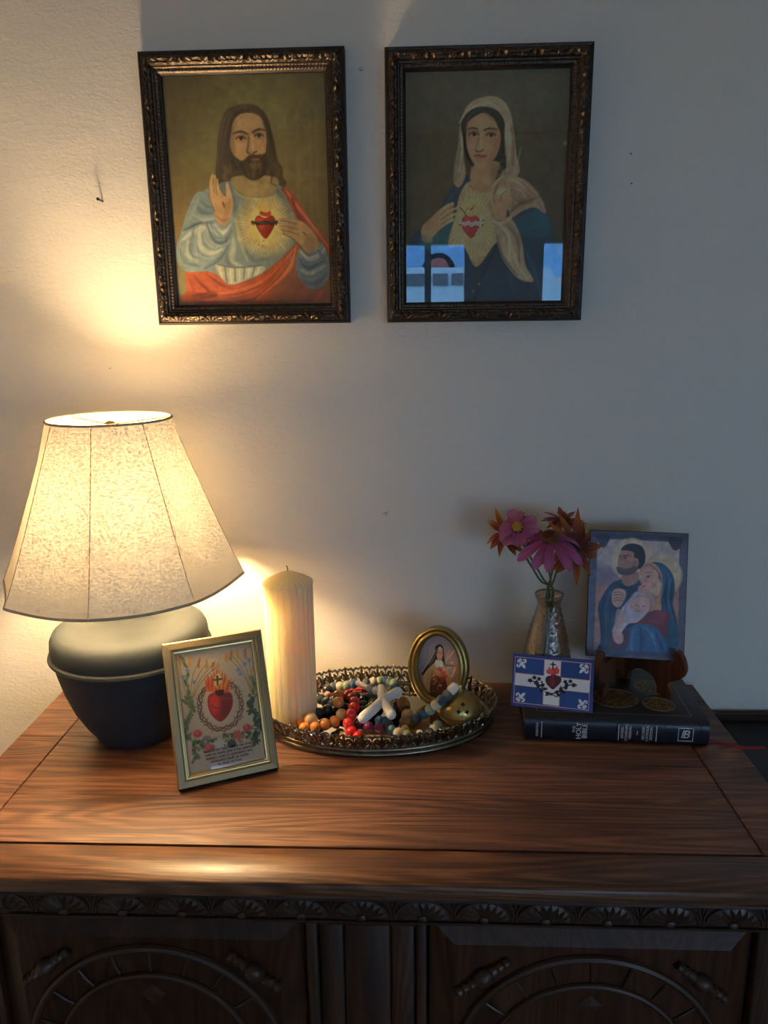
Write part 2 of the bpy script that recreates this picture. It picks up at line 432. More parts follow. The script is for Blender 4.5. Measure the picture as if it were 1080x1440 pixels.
def wall_material(name, col):
    m = mat(name, col, 0.75, 0, 0.25)
    nt = m.node_tree; L = nt.links.new; b = nt.nodes['Principled BSDF']
    tc = nt.nodes.new('ShaderNodeTexCoord'); mp = nt.nodes.new('ShaderNodeMapping'); mp.inputs['Scale'].default_value = (0.7, 1, 1.25)
    L(tc.outputs['Object'], mp.inputs['Vector'])
    n1 = nt.nodes.new('ShaderNodeTexNoise'); n1.inputs['Scale'].default_value = 190; n1.inputs['Detail'].default_value = 2; n1.inputs['Distortion'].default_value = 0.8
    n2 = nt.nodes.new('ShaderNodeTexNoise'); n2.inputs['Scale'].default_value = 28; n2.inputs['Detail'].default_value = 3
    L(mp.outputs[0], n1.inputs['Vector']); L(mp.outputs[0], n2.inputs['Vector'])
    ad = nt.nodes.new('ShaderNodeMath'); ad.operation = 'MULTIPLY_ADD'; ad.inputs[1].default_value = 1.6
    L(n2.outputs['Fac'], ad.inputs[0]); L(n1.outputs['Fac'], ad.inputs[2])
    bp = nt.nodes.new('ShaderNodeBump'); bp.inputs['Strength'].default_value = 0.42; bp.inputs['Distance'].default_value = 0.0016
    L(ad.outputs[0], bp.inputs['Height']); L(bp.outputs['Normal'], b.inputs['Normal'])
    return m

M_WALL = wall_material('wall paint', (0.84, 0.80, 0.72))
M_ROOM = mat('room paint', (0.86, 0.76, 0.60), 0.8)
M_CEIL = mat('ceiling paint', (0.88, 0.80, 0.66), 0.9)
M_FLOOR = wood_mat('floor boards', (0.05, 0.03, 0.02), (0.11, 0.065, 0.04), (0.17, 0.10, 0.06), 0.4)
M_TRIM = mat('white trim', (0.7, 0.69, 0.66), 0.45)

def struct(name, mb, m, parent=None, smooth=False):
    o = mb.build(name, m, parent, smooth=smooth)
    if parent is None: o['kind'] = 'structure'
    return o

struct('wall_back', MB().box(X0, X1, WALL_Y, WALL_Y + 0.1, 0, CEIL), M_WALL)
struct('wall_left', MB().box(X0 - 0.1, X0, WIN_Y - 0.1, WALL_Y + 0.1, 0, CEIL), M_ROOM)
struct('wall_right', MB().box(X1, X1 + 0.1, WIN_Y - 0.1, WALL_Y + 0.1, 0, CEIL), M_ROOM)
struct('floor', MB().box(X0 - 0.1, X1 + 0.1, WIN_Y - 0.1, WALL_Y + 0.1, -0.06, 0), M_FLOOR)
struct('ceiling', MB().box(X0 - 0.1, X1 + 0.1, WIN_Y - 0.1, WALL_Y + 0.1, CEIL, CEIL + 0.06), M_CEIL)
struct('baseboard_back', MB().box(X0, X1, WALL_Y - 0.006, WALL_Y, 0, 0.11), M_TRIM)

# window wall behind the photographer: openings for the daylight
WINS = [(-0.34, 0.30, 0.95, 1.82), (0.655, 1.30, 0.95, 1.82), (1.42, 2.52, 0.20, 1.60)]
mb = MB(); edges = [X0] + [e for w in WINS for e in w[:2]] + [X1]
for i in range(0, len(edges), 2): mb.box(edges[i], edges[i + 1], WIN_Y - 0.1, WIN_Y, 0, CEIL)
for a, b, SILL, HEAD in WINS:
    mb.box(a, b, WIN_Y - 0.1, WIN_Y, 0, SILL); mb.box(a, b, WIN_Y - 0.1, WIN_Y, HEAD, CEIL)
struct('wall_front', mb, M_ROOM)
M_PANE = pane_mat('window glass', (0.95, 0.97, 0.97), 0.0, 1.45)
for k, (a, b, SILL, HEAD) in enumerate(WINS):
    fr = 0.035; w = MB()
    w.box(a, a + fr, WIN_Y - 0.08, WIN_Y + 0.015, SILL, HEAD); w.box(b - fr, b, WIN_Y - 0.08, WIN_Y + 0.015, SILL, HEAD)
    w.box(a + fr, b - fr, WIN_Y - 0.08, WIN_Y + 0.015, HEAD - 0.02, HEAD); w.box(a + fr, b - fr, WIN_Y - 0.08, WIN_Y + 0.015, SILL, SILL + fr)
    win = struct('window_%d' % (k + 1), w, M_TRIM)
    cxm = 0.065 if k == 0 else (a + b) / 2
    struct('mullion', MB().box(cxm - 0.018, cxm + 0.018, WIN_Y - 0.06, WIN_Y, SILL + fr, HEAD - 0.02), M_TRIM, win)
    struct('sill', MB().box(a - 0.04, b + 0.04, WIN_Y - 0.02, WIN_Y + 0.07, SILL - 0.03, SILL), M_TRIM, win)
    for pa, pb in ((a + fr, cxm - 0.018), (cxm + 0.018, b - fr)):
        struct('pane', MB().box(pa, pb, WIN_Y - 0.05, WIN_Y - 0.046, SILL + fr, HEAD - 0.02), M_PANE, win)
    pl = bpy.data.lights.new('daylight_portal', 'AREA'); pl.shape = 'RECTANGLE'; pl.size = b - a; pl.size_y = HEAD - SILL
    pl.cycles.is_portal = True
    po = bpy.data.objects.new('daylight_portal', pl); COL.objects.link(po)
    po.location = ((a + b) / 2, WIN_Y - 0.11, (SILL + HEAD) / 2); po.rotation_euler = (R(90), 0, R(180))

# outside: street, pale house and a white van (seen mirrored in the picture glass)
M_STREET = mat('street', (0.22, 0.22, 0.22), 0.9); M_SIDING = mat('blue siding', (0.22, 0.52, 0.90), 0.8)
M_DARKGL = mat('dark window', (0.10, 0.13, 0.17), 0.15); M_BRICKRED = mat('red sign', (0.45, 0.12, 0.10), 0.7)
M_VAN = mat('van paint', (0.45, 0.70, 0.92), 0.4); M_TYRE = mat('tyre', (0.03, 0.03, 0.03), 0.8)
struct('ground', MB().box(-14, 16, -20, WIN_Y - 0.1, -0.35, -0.3), M_STREET)
hs = empty('neighbour_house', (-2.2, -12.2, -0.3), 0, 'pale sided house across the street seen mirrored in the picture glass', 'house')
MB().box(-5.5, 5.5, -2, 2, 0, 3.3).build('wall', M_SIDING, hs, smooth=False)
for x in (-4.0, -1.4, 4.6):
    wf = MB().box(x - 0.6, x + 0.6, 2.0, 2.06, 1.0, 2.3).build('window', M_TRIM, hs, smooth=False)
    MB().box(x - 0.5, x + 0.5, 2.06, 2.08, 1.1, 2.2).build('pane', M_DARKGL, wf, smooth=False)
arc = [(0.24 * math.cos(t), 0.24 * math.sin(t)) for t in np.linspace(0, math.pi, 14)]
MB().prism(arc, 2.0, 2.08, Matrix.Translation((2.52, 4.0, 2.42)) @ Matrix.Rotation(R(90), 4, 'X')).build('arched_sign', M_DARKGL, hs, smooth=False)
MB().prism([(0.6 * x, 0.55 * y + 0.03) for x, y in arc], 1.9, 2.0, Matrix.Translation((2.52, 4.0, 2.42)) @ Matrix.Rotation(R(90), 4, 'X')).build('sign_face', M_BRICKRED, hs, smooth=False)
MB().prism([(-5.9, 3.3), (5.9, 3.3), (4.5, 3.75), (-4.5, 3.75)], -2.3, 2.3, Matrix.Rotation(R(90), 4, 'X')).build('roof', M_STREET, hs, smooth=False)
vn = empty('parked_van', (0.35, -8.6, -0.3), 0, 'white parked van on the street seen mirrored in the picture glass', 'van')
prof = [(-2.3, 0.35), (2.1, 0.35), (2.3, 0.6), (2.25, 1.25), (1.6, 1.55), (1.15, 2.28), (-2.15, 2.32), (-2.3, 2.1)]
MB().prism(prof, -0.8, 0.8, Matrix.Rotation(R(90), 4, 'X')).build('body', M_VAN, vn, smooth=False)
for a, b in ((-0.50, -0.22), (-0.16, 0.01), (0.05, 0.22), (0.28, 0.62)):
    MB().box(a, b, 0.8, 0.82, 2.10, 2.23).build('side_window', M_DARKGL, vn, smooth=False)
for x in (-1.2, 1.15):
    for y in (-0.7, 0.7):
        MB().lathe([(0.0, -0.1), (0.28, -0.1), (0.32, -0.06), (0.32, 0.06), (0.28, 0.1), (0.0, 0.1)], 18, Matrix.Translation((x, y, 0.32)) @ Matrix.Rotation(R(90), 4, 'X')).build('wheel', M_TYRE, vn)

# ================================================================== THE CHEST (carved oak sideboard)
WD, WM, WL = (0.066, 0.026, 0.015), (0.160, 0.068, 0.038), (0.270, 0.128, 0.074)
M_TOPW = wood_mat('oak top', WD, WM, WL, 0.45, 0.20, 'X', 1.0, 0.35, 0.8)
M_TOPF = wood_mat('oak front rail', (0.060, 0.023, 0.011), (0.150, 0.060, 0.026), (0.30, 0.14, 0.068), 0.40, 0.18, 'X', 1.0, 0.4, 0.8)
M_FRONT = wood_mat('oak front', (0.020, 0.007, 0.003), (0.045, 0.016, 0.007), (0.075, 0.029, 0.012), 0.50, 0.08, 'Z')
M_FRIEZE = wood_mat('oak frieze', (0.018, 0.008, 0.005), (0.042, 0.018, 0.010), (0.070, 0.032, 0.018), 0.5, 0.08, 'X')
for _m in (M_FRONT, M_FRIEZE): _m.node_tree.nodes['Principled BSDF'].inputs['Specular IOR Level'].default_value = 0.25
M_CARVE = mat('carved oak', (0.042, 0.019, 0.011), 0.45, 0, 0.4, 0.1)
M_DARK = mat('shadow gap wood', (0.012, 0.007, 0.005), 0.8)

CX0, CX1, CYF, CYB = -0.563, 0.437, -0.4165, 0.041
ch = empty('carved_sideboard', (-0.063, -0.19, 0), 0, 'dark carved oak sideboard with panelled top, fan frieze and arched doors', 'sideboard')
def cp(name, mb, m, parent=ch, **k):
    """part of the chest given in room coordinates"""
    mb.v = [(x + 0.063, y + 0.19, z) for x, y, z in mb.v]
    return mb.build(name, m, parent, **k)
g = 0.0011; T0 = TOP - 0.018
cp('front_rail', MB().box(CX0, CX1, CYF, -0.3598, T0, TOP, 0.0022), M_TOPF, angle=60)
ys = [-0.358, -0.27, -0.20, -0.134, -0.0615]
for a, b in zip(ys[:-1], ys[1:]):
    cp('top_plank', MB().box(-0.4985, 0.3725, a + 0.00012, b - 0.00012, T0, TOP, 0.0004), M_TOPW, smooth=False)
cp('back_rail', MB().box(-0.4985, 0.3725, -0.0602, -0.0165, T0, TOP, 0.0006), M_TOPW, smooth=False)
cp('back_rail', MB().box(CX0, CX1, -0.0152, CYB, T0, TOP, 0.0006), M_TOPW, smooth=False)
for a, b in ((CX0, -0.5003), (0.3743, CX1)):
    for y0, y1 in ((-0.358, -0.1345), (-0.1338, -0.0605), (-0.0598, -0.0165)):
        cp('end_board', MB().box(a, b, y0, y1, T0, TOP, 0.0008), M_TOPW, smooth=False)
cp('sub_top', MB().box(CX0 + 0.004, CX1 - 0.004, CYF + 0.006, CYB - 0.002, T0 - 0.006, T0), M_DARK, smooth=False)
# stepped moulding under the top
prof = [(-0.4130, 0.8020), (-0.4142, 0.7990), (-0.4120, 0.7965), (-0.4075, 0.7950), (-0.4065, 0.7935), (-0.40, 0.7935), (-0.40, 0.8020)]
mb = MB(); n = len(prof)
mb.add([(x, y, z) for x in (CX0 + 0.003, CX1 - 0.003) for y, z in prof], [tuple(range(n)), tuple(range(n, 2 * n))[::-1]] + [(i, (i + 1) % n, (i + 1) % n + n, i + n) for i in range(n)])
cp('cornice_moulding', mb, M_FRIEZE, angle=50)
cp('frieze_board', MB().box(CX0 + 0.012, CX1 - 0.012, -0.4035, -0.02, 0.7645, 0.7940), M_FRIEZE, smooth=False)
cp('frieze_bead', MB().box(CX0 + 0.012, CX1 - 0.012, -0.4075, -0.4035, 0.7640, 0.7672, 0.001), M_FRIEZE)
# carved half-round fans of the frieze
fan = MB(); rf = 0.0245; hz = 0.0235
for i in range(9):
    a = math.pi * (i + 0.5) / 9; a0 = a - 0.15; a1 = a + 0.15
    r0, r1 = 0.0065, 0.0215
    P0 = [(r0 * math.cos(q), r0 * math.sin(q)) for q in (a0, a1)]; P1 = [(r1 * math.cos(q) * 1.22, r1 * math.sin(q)) for q in (a0, a1)]
    tip = (1.06 * r1 * math.cos(a) * 1.22, 1.06 * r1 * math.sin(a)); mid = (0.75 * r1 * math.cos(a) * 1.18, 0.75 * r1 * math.sin(a))
    fan.add([(P0[0][0], 0, P0[0][1]), (P0[1][0], 0, P0[1][1]), (P1[1][0], 0, P1[1][1]), (tip[0], 0, tip[1]), (P1[0][0], 0, P1[0][1]), (mid[0], -0.0030, mid[1]), (P0[0][0] * .5 + P0[1][0] * .5, -0.0012, P0[0][1] * .5 + P0[1][1] * .5)],
            [(0, 6, 5, 4), (6, 1, 2, 5), (2, 3, 5), (3, 4, 5)])
fan.tube([(rf * math.cos(t) * 1.2, -0.0008, rf * math.sin(t)) for t in np.linspace(0.05, math.pi - 0.05, 16)], 0.0015, 5)
fan.sphere((0, -0.0005, 0.0), 0.0055, 10, 6, (1, 0.45, 0.9))
fan.v = [(x, y - 0.4036 + 0.19, z + 0.7682) for x, y, z in fan.v]
fan0 = fan.build('carved_fan', M_CARVE, ch, angle=25)
leaf = MB()
for s_ in (-1, 1):
    leaf.tube([(s_ * 0.0012, -0.0006, 0.0), (s_ * 0.0014, -0.0008, 0.010), (s_ * 0.004, -0.0008, 0.019), (s_ * 0.0062, -0.0006, 0.0235)], [0.0012, 0.0014, 0.0013, 0.0006], 5)
leaf.tube([(0, -0.0006, 0.012), (0, -0.001, 0.018), (0, -0.0006, 0.0245)], [0.0004, 0.0012, 0.0004], 5)
leaf.v = [(x, y - 0.4036 + 0.19, z + 0.7682) for x, y, z in leaf.v]
leaf0 = leaf.build('carved_leaf', M_CARVE, ch)
first = True
for k in range(-8, 7):
    for base, off in ((fan0, 0.0), (leaf0, 0.03225)):
        o = base if first and k == -8 else base.copy()
        if o is not base: COL.objects.link(o); o.parent = ch
        o.location = (0.006 + 0.0645 * k + off + 0.063, 0, 0)
# carcass, stiles and doors
cp('carcass', MB().box(CX0 + 0.014, CX1 - 0.014, -0.375, CYB - 0.004, 0.10, 0.7645), M_DARK, smooth=False)
for a, b in ((CX0 + 0.012, -0.4660), (0.358, CX1 - 0.012)):
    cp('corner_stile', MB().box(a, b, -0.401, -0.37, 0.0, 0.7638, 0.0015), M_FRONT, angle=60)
cp('side_panel', MB().box(CX0 + 0.012, CX0 + 0.0145, -0.37, CYB - 0.004, 0.02, 0.7638), M_FRONT, smooth=False)
cp('side_panel', MB().box(CX1 - 0.0145, CX1 - 0.012, -0.37, CYB - 0.004, 0.02, 0.7638), M_FRONT, smooth=False)
# fixed centre panel between the doors
for a, b in ((-0.1195, -0.107), (-0.0005, 0.0105)):
    cp('centre_stile', MB().box(a, b, -0.403, -0.37, 0.06, 0.7638, 0.0015), M_FRONT, angle=60)
cp('centre_rail', MB().box(-0.107, -0.0005, -0.4015, -0.37, 0.7565, 0.7638, 0.001), M_FRONT, angle=60)
for a, b in ((-0.1065, -0.0795), (-0.0788, -0.0290), (-0.0283, -0.0010)):
    cp('centre_board', MB().box(a, b, -0.3965, -0.37, 0.06, 0.7565, 0.0022), M_FRONT, angle=60)
cp('plinth', MB().box(CX0 + 0.004, CX1 - 0.004, -0.41, CYB - 0.006, 0.0, 0.058, 0.004), M_FRONT, angle=60)

def bevel_door(x0, x1, z0, z1):
    """door slab with sloping borders and a raised field"""
    b = 0.026; yo, yi = -0.392, -0.4045; vs = []
    for (x, z, y) in ((x0, z0, yo), (x1, z0, yo), (x1, z1, yo), (x0, z1, yo), (x0 + b, z0 + b, yi), (x1 - b, z0 + b, yi), (x1 - b, z1 - b * .85, yi), (x0 + b, z1 - b * .85, yi)):
        vs.append((x, y, z))
    vs += [(x0, -0.376, z0), (x1, -0.376, z0), (x1, -0.376, z1), (x0, -0.376, z1)]
    fs = [(4, 5, 6, 7), (0, 1, 5, 4), (1, 2, 6, 5), (2, 3, 7, 6), (3, 0, 4, 7), (0, 8, 9, 1), (1, 9, 10, 2), (2, 10, 11, 3), (3, 11, 8, 0), (8, 11, 10, 9)]
    return MB().add(vs, fs)
spindle_prof = [(0.0, -0.036), (0.0045, -0.035), (0.006, -0.031), (0.004, -0.027), (0.0062, -0.023), (0.0046, -0.019), (0.0068, -0.014), (0.0045, -0.0105), (0.0095, -0.005), (0.0105, 0.0), (0.0095, 0.005), (0.0045, 0.0105), (0.0068, 0.014), (0.0046, 0.019), (0.0062, 0.023), (0.004, 0.027), (0.006, 0.031), (0.0045, 0.035), (0.0, 0.036)]
for x0, x1 in ((-0.4630, -0.1225), (0.0140, 0.3545)):
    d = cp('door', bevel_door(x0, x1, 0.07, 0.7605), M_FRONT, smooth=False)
    xc = (x0 + x1) / 2 + 0.0015; zc = 0.583
    for rad, tr in ((0.143, 0.0048), (0.108, 0.0036)):
        th = np.linspace(-0.02, math.pi + 0.02, 40)
        pth = [(xc + rad * math.cos(t), -0.4060, zc + rad * math.sin(t)) for t in th]
        for zz in (zc - 0.12, zc - 0.25, zc - 0.38): pth.append((xc - rad, -0.4060, zz)); pth.insert(0, (xc + rad, -0.4060, zz))
        cp('arch_moulding', MB().tube(pth, tr, 8), M_CARVE, d)
    for t in np.linspace(0.0, math.pi, 11):
        c, s_ = math.cos(t), math.sin(t)
        cp('arch_bar', MB().tube([(xc + 0.112 * c, -0.4052, zc + 0.112 * s_), (xc + 0.125 * c, -0.4060, zc + 0.125 * s_), (xc + 0.139 * c, -0.4052, zc + 0.139 * s_)], [0.0012, 0.0019, 0.0012], 6), M_CARVE, d)
    dm = 0.014
    cp('diamond_boss', MB().add([(xc - dm, -0.405, 0.664), (xc, -0.405, 0.664 + dm), (xc + dm, -0.405, 0.664), (xc, -0.405, 0.664 - dm), (xc, -0.4070, 0.664)], [(0, 4, 1), (1, 4, 2), (2, 4, 3), (3, 4, 0), (0, 1, 2, 3)]), M_CARVE, d, smooth=False)
    for sg in (-1, 1):
        Mx = Matrix.Translation((xc + sg * 0.1155, -0.4075, 0.7005)) @ Matrix.Rotation(R(-sg * 52), 4, 'Y')
        cp('split_spindle', MB().lathe(spindle_prof, 12, Mx), M_CARVE, d)
    # keyhole plate
    kx = x1 - 0.03 if x0 < -0.2 else x0 + 0.03
    cp('lock_plate', MB().lathe([(0.0, 0.0), (0.011, 0.0), (0.010, 0.0012), (0.0, 0.0014)], 16, Matrix.Translation((kx, -0.4045, 0.50)) @ Matrix.Rotation(R(90), 4, 'X')), M_CARVE, d)

# low dark cabinet standing beside the chest
M_BLK = mat('black lacquer', (0.012, 0.012, 0.014), 0.5)
sc_ = empty('low_cabinet', (0.85, -0.2, 0), 0, 'low black cabinet at the right edge beside the sideboard', 'cabinet')
def sp(name, mb, m, **k):
    mb.v = [(x - 0.85, y + 0.2, z) for x, y, z in mb.v]; return mb.build(name, m, sc_, **k)
sp('body', MB().box(0.462, 1.24, -0.42, WALL_Y - 0.008, 0.02, 0.735, 0.003), M_BLK, angle=60)
sp('top', MB().box(0.452, 1.25, -0.435, WALL_Y - 0.008, 0.735, 0.7640, 0.003), M_BLK, angle=60)
sp('back_rail', MB().box(0.452, 1.25, WALL_Y - 0.02, WALL_Y - 0.008, 0.7640, 0.7745), M_FRIEZE, smooth=False)

# ================================================================== WALL PICTURES
M_BRONZE = mat('antique bronze', (0.115, 0.085, 0.062), 0.30, 0.80, 0.5, var=(200, 0.2, (0.045, 0.034, 0.028)))
M_FRBLK = mat('dark frame wood', (0.020, 0.016, 0.016), 0.45, 0, 0.4)
M_BACKER = mat('backing board', (0.25, 0.20, 0.14), 0.9)
M_PICGL = pane_mat('picture glass', (0.97, 0.98, 0.98), 0.0, 1.5, 0.03)
M_INK = ink_mat('printed paper', 0.55, 0.3)

def ornament(s, w):
    """relief height 0..1 of the carved band; s along the rail (m), w across -1..1"""
    p = 0.047; m = ((s / p) % 1.0) - 0.5; x = m * p / 0.0085
    # shell fan in the middle of the repeat
    rr = np.hypot(x * 0.62, (w + 1.05)); th = np.arctan2(x * 0.62, (w + 1.05))
    shell = np.where((rr < 1.75) & (np.abs(th) < 1.15), (0.55 + 0.45 * np.cos(th * 11)) * np.clip(rr / 1.2, 0, 1) * np.clip((1.75 - rr) * 4, 0, 1), 0)
    h = shell
    # paired C-scrolls at either side
    for sg in (-1, 1):
        for cx, cy, rad in ((sg * 1.55, 0.25, 0.62), (sg * 2.35, -0.35, 0.5)):
            dx = (x - cx); dy = (w - cy); r = np.hypot(dx, dy) / rad; t = np.arctan2(dy * sg, dx)
            ring = np.exp(-((r - 0.85) / 0.22) ** 2) * (t > -2.4) + np.exp(-((r - 0.28) / 0.22) ** 2)
            h = np.maximum(h, ring * 0.9)
        dx = (x - sg * 2.0); dy = w - 0.75
        h = np.maximum(h, np.exp(-((dy - 0.12 * np.sin(dx * 6)) / 0.2) ** 2) * 0.6)
    # leaf ribs between the repeats
    e = np.abs(x) - 2.75
    h = np.maximum(h, np.where(np.abs(e) < 0.5, 0.5 + 0.5 * np.cos(w * 9 + e * 5), 0) * 0.7 * np.clip(1.1 - np.abs(w), 0, 1))
    return np.clip(h, 0, 1)

def ornate_rail(length, width, depth):
    """mitred rail along X; outer edge at z=0, inner edge at z=width; front towards -Y"""
    na = int(length / 0.0011); nt = 30
    prof_t = [0, .0, .05, .10, .14, .40, .62, .66, .69, .72, .735, .90, .915, .94, 1.0, 1.0]
    prof_y = [0, .72, .86, .88, .80, 1.0, .80, .74, .80, .78, .62, .60, .52, .50, .46, .10]
    tt = np.r_[0, np.linspace(0, 1, nt), 1.0]; yy = np.interp(np.linspace(0, 1, nt), prof_t[1:-1], prof_y[1:-1])
    yy = np.r_[0.0, yy, 0.15]
    vs = []
    for t, y in zip(tt, yy):
        ins = t * width; xs = np.linspace(-length / 2 + ins, length / 2 - ins, na + 1)
        h = np.full(na + 1, y * depth)
        if 0.13 < t < 0.65:
            w = (t - 0.39) / 0.25
            h = h + 0.0042 * ornament(xs + 500.0235, np.full(na + 1, w)) * np.clip((1 - abs(w)) * 5, 0, 1)
        if 0.735 < t < 0.90:
            w = (t - 0.8175) / 0.0825
            h = h + 0.0013 * np.sqrt(np.clip(1 - w * w, 0, 1)) * np.abs(np.cos(xs / 0.0046 * math.pi)) ** 0.7
        vs.append(np.c_[xs, -h, np.full(na + 1, ins)])
    co = np.concatenate(vs); w_ = na + 1; rows = len(tt)
    idx = np.arange(rows * w_).reshape(rows, w_)
    F = np.stack([idx[:-1, :-1], idx[:-1, 1:], idx[1:, 1:], idx[1:, :-1]], -1).reshape(-1, 4)
    me = bpy.data.meshes.new('frame_rail'); me.from_pydata(co.tolist(), [], F.tolist())
    # mitred ends stay open against the neighbouring rail; plain lips get the dark wood
    me.materials.append(M_BRONZE); me.materials.append(M_FRBLK)
    mi = np.zeros((rows - 1, na), np.int32); tm = (tt[:-1] + tt[1:]) / 2
    mi[(tm < 0.115) | (tm > 0.925), :] = 1
    me.polygons.foreach_set('material_index', mi.ravel()); me.shade_smooth(); me.update()
    return me

def wall_picture(name, label, x0, x1, z0, z1, depth, canvas, gain, cat='framed print', tint=(1, 1, 1)):
    W_, H_ = x1 - x0, z1 - z0; fw = 0.0275
    t = empty(name, ((x0 + x1) / 2, WALL_Y - 0.0005, z0), 0, label, cat)
    hz = ornate_rail(W_, fw, depth); vt = ornate_rail(H_, fw, depth)
    for me, M_ in ((hz, Matrix.Identity(4)), (hz, Matrix.Translation((0, 0, H_)) @ Matrix.Rotation(R(180), 4, 'Y')),
                   (vt, Matrix.Translation((-W_ / 2, 0, H_ / 2)) @ Matrix.Rotation(R(90), 4, 'Y')), (vt, Matrix.Translation((W_ / 2, 0, H_ / 2)) @ Matrix.Rotation(R(-90), 4, 'Y'))):
        o = link_mesh('frame_rail', me, None, t); o.matrix_local = M_
    MB().box(-W_ / 2 + 0.004, W_ / 2 - 0.004, -0.0035, -0.0005, 0.004, H_ - 0.004).build('backing', M_BACKER, t, smooth=False)
    pw, ph = W_ - 2 * fw + 0.002, H_ - 2 * fw + 0.002
    canvas.mesh('print', pw, ph, gain, M_INK, t, y=-0.0050, z0=fw - 0.001, tint=tint)
    MB().box(-pw / 2, pw / 2, -0.0085, -0.0070, fw - 0.001, fw - 0.001 + ph).build('glass', M_PICGL, t, smooth=False)
    return t

# ---------------------------------------------------------------- print: bearded figure with a radiant heart
def paint_man():
    c = Canvas(250, 340, [(221, 97), (455, 93), (465, 425), (247, 428)], (110, 95, 56))
    A = (180, 50, 3.375); F = (280, 120, 7.714); T = (230, 230, 4.5)
    c.fr = A
    c.glow(300, 900, 420, (134, 112, 64), .8); c.glow(560, 470, 380, (138, 130, 78), .95, .8); c.glow(800, 600, 260, (128, 112, 72), .7)
    c.glow(170, 260, 260, (100, 84, 48), .8)
    for x in (735, 790, 850, 880): c.s_([(x, 330), (x + 14, 850)], 3, (140, 126, 84), 3, .45)
    c.p([(200, 1130), (300, 1060), (330, 1280), (220, 1280)], (120, 112, 78), 12, .8)
    # back hair
    c.fr = F
    hair = (84, 69, 50)
    hm = c.p([(480, 143), (380, 155), (275, 205), (222, 290), (190, 420), (172, 540), (165, 700), (148, 860), (150, 960), (215, 1045), (330, 1020), (450, 930), (560, 900), (660, 960), (740, 1060), (850, 1085), (935, 1030), (890, 950), (885, 860), (830, 760), (800, 600), (765, 460), (725, 310), (655, 205), (565, 150)], hair, 1.3)
    # neck and chest
    c.fr = T
    c.p([(420, 60), (690, 60), (705, 150), (650, 192), (590, 195), (520, 190), (460, 150)], (148, 128, 84), 1.2)
    c.p([(470, 110), (540, 90), (640, 110), (620, 175), (540, 180)], (170, 146, 98), 5, .7)
    # tunic body
    c.fr = A
    body = c.p([(475, 672), (400, 692), (330, 740), (290, 900), (330, 1100), (470, 1185), (640, 1115), (800, 990), (800, 860), (760, 755), (705, 690), (690, 735), (640, 752), (560, 748), (505, 725)], (118, 132, 128), 1.0)
    c.fr = T
    for pts, w, col, a in (([(430, 120), (460, 170), (520, 195), (600, 202), (680, 190)], 3, (172, 156, 104), .9),
                           ([(400, 110), (430, 220), (470, 420), (520, 560), (610, 625)], 10, (96, 112, 112), .8), ([(440, 330), (470, 470), (520, 600)], 7, (158, 164, 146), .8),
                           ([(410, 380), (430, 500), (420, 600), (500, 640)], 9, (166, 170, 150), .85), ([(370, 500), (390, 600), (440, 640)], 5, (92, 108, 112), .8),
                           ([(560, 600), (620, 590), (680, 570)], 5, (90, 104, 104), .6), ([(690, 130), (740, 200), (780, 300), (790, 420)], 9, (88, 102, 106), .7)):
        c.s_(pts, w, col, 2.2, a, body, (.4, .3))
    # radiance
    c.fr = T
    c.glow(632, 370, 215, (206, 172, 92), 1.0, .55, body); c.glow(632, 380, 130, (226, 190, 96), .9, .8, body)
    for k in range(52):
        a = 2 * math.pi * k / 52; r1 = 150 + 55 * ((k * 7) % 5) / 5
        c.s_([(632 + 55 * math.cos(a), 370 + 60 * math.sin(a)), (632 + r1 * math.cos(a), 370 + r1 * 1.1 * math.sin(a))], 1.1, (232, 212, 140), .7, .55, body, (1, .1))
    # mantle on the far shoulder
    c.fr = A
    mt = c.p([(715, 708), (765, 722), (812, 790), (870, 880), (925, 935), (956, 1010), (964, 1150), (935, 1130), (930, 1000), (880, 945), (800, 905), (790, 850), (760, 790), (735, 740)], (138, 66, 44), 1.0)
    for pts, col in (([(740, 715), (800, 800), (870, 890), (940, 985)], (196, 112, 78)), ([(770, 750), (790, 830), (830, 880)], (96, 46, 36)), ([(725, 720), (770, 800), (800, 870)], (172, 92, 64))):
        c.fold(pts, 4, col, 1.3, .85, mt, (.5, .3))
    # red sash over the lap
    sh = c.p([(262, 1115), (330, 1108), (400, 1118), (475, 1172), (560, 1150), (640, 1112), (720, 1045), (795, 968), (806, 1010), (800, 1060), (840, 1180), (900, 1205), (962, 1150), (964, 1275), (288, 1280), (272, 1190)], (166, 82, 44), 1.0)
    c.p([(790, 1000), (720, 1130), (680, 1280), (960, 1280), (960, 1150), (880, 1200), (830, 1160)], (128, 82, 62), 12, .85, sh)
    for pts, w, col in (([(300, 1130), (360, 1190), (420, 1235)], 5, (118, 48, 30)), ([(290, 1200), (420, 1215), (560, 1190), (690, 1110), (780, 1000)], 5, (222, 122, 72)),
                        ([(360, 1120), (430, 1170), (490, 1195)], 5, (128, 52, 32)), ([(310, 1225), (370, 1215), (410, 1222), (330, 1238)], 4, (112, 44, 30)),
                        ([(480, 1262), (600, 1235), (700, 1150), (760, 1060)], 6, (132, 56, 36)), ([(560, 1200), (660, 1150), (740, 1050)], 4, (142, 62, 38)),
                        ([(790, 985), (770, 1070), (720, 1140), (600, 1245)], 4, (226, 132, 84)), ([(350, 1250), (430, 1240), (520, 1262)], 5, (214, 112, 62)),
                        ([(275, 1130), (300, 1200), (310, 1275)], 6, (146, 62, 36)), ([(920, 1190), (900, 1230), (860, 1270)], 8, (170, 86, 56)), ([(450, 1225), (530, 1212), (620, 1180)], 3, (120, 50, 32))):
        c.fold(pts, w, col, 1.4, .85, sh, (.3, .2))
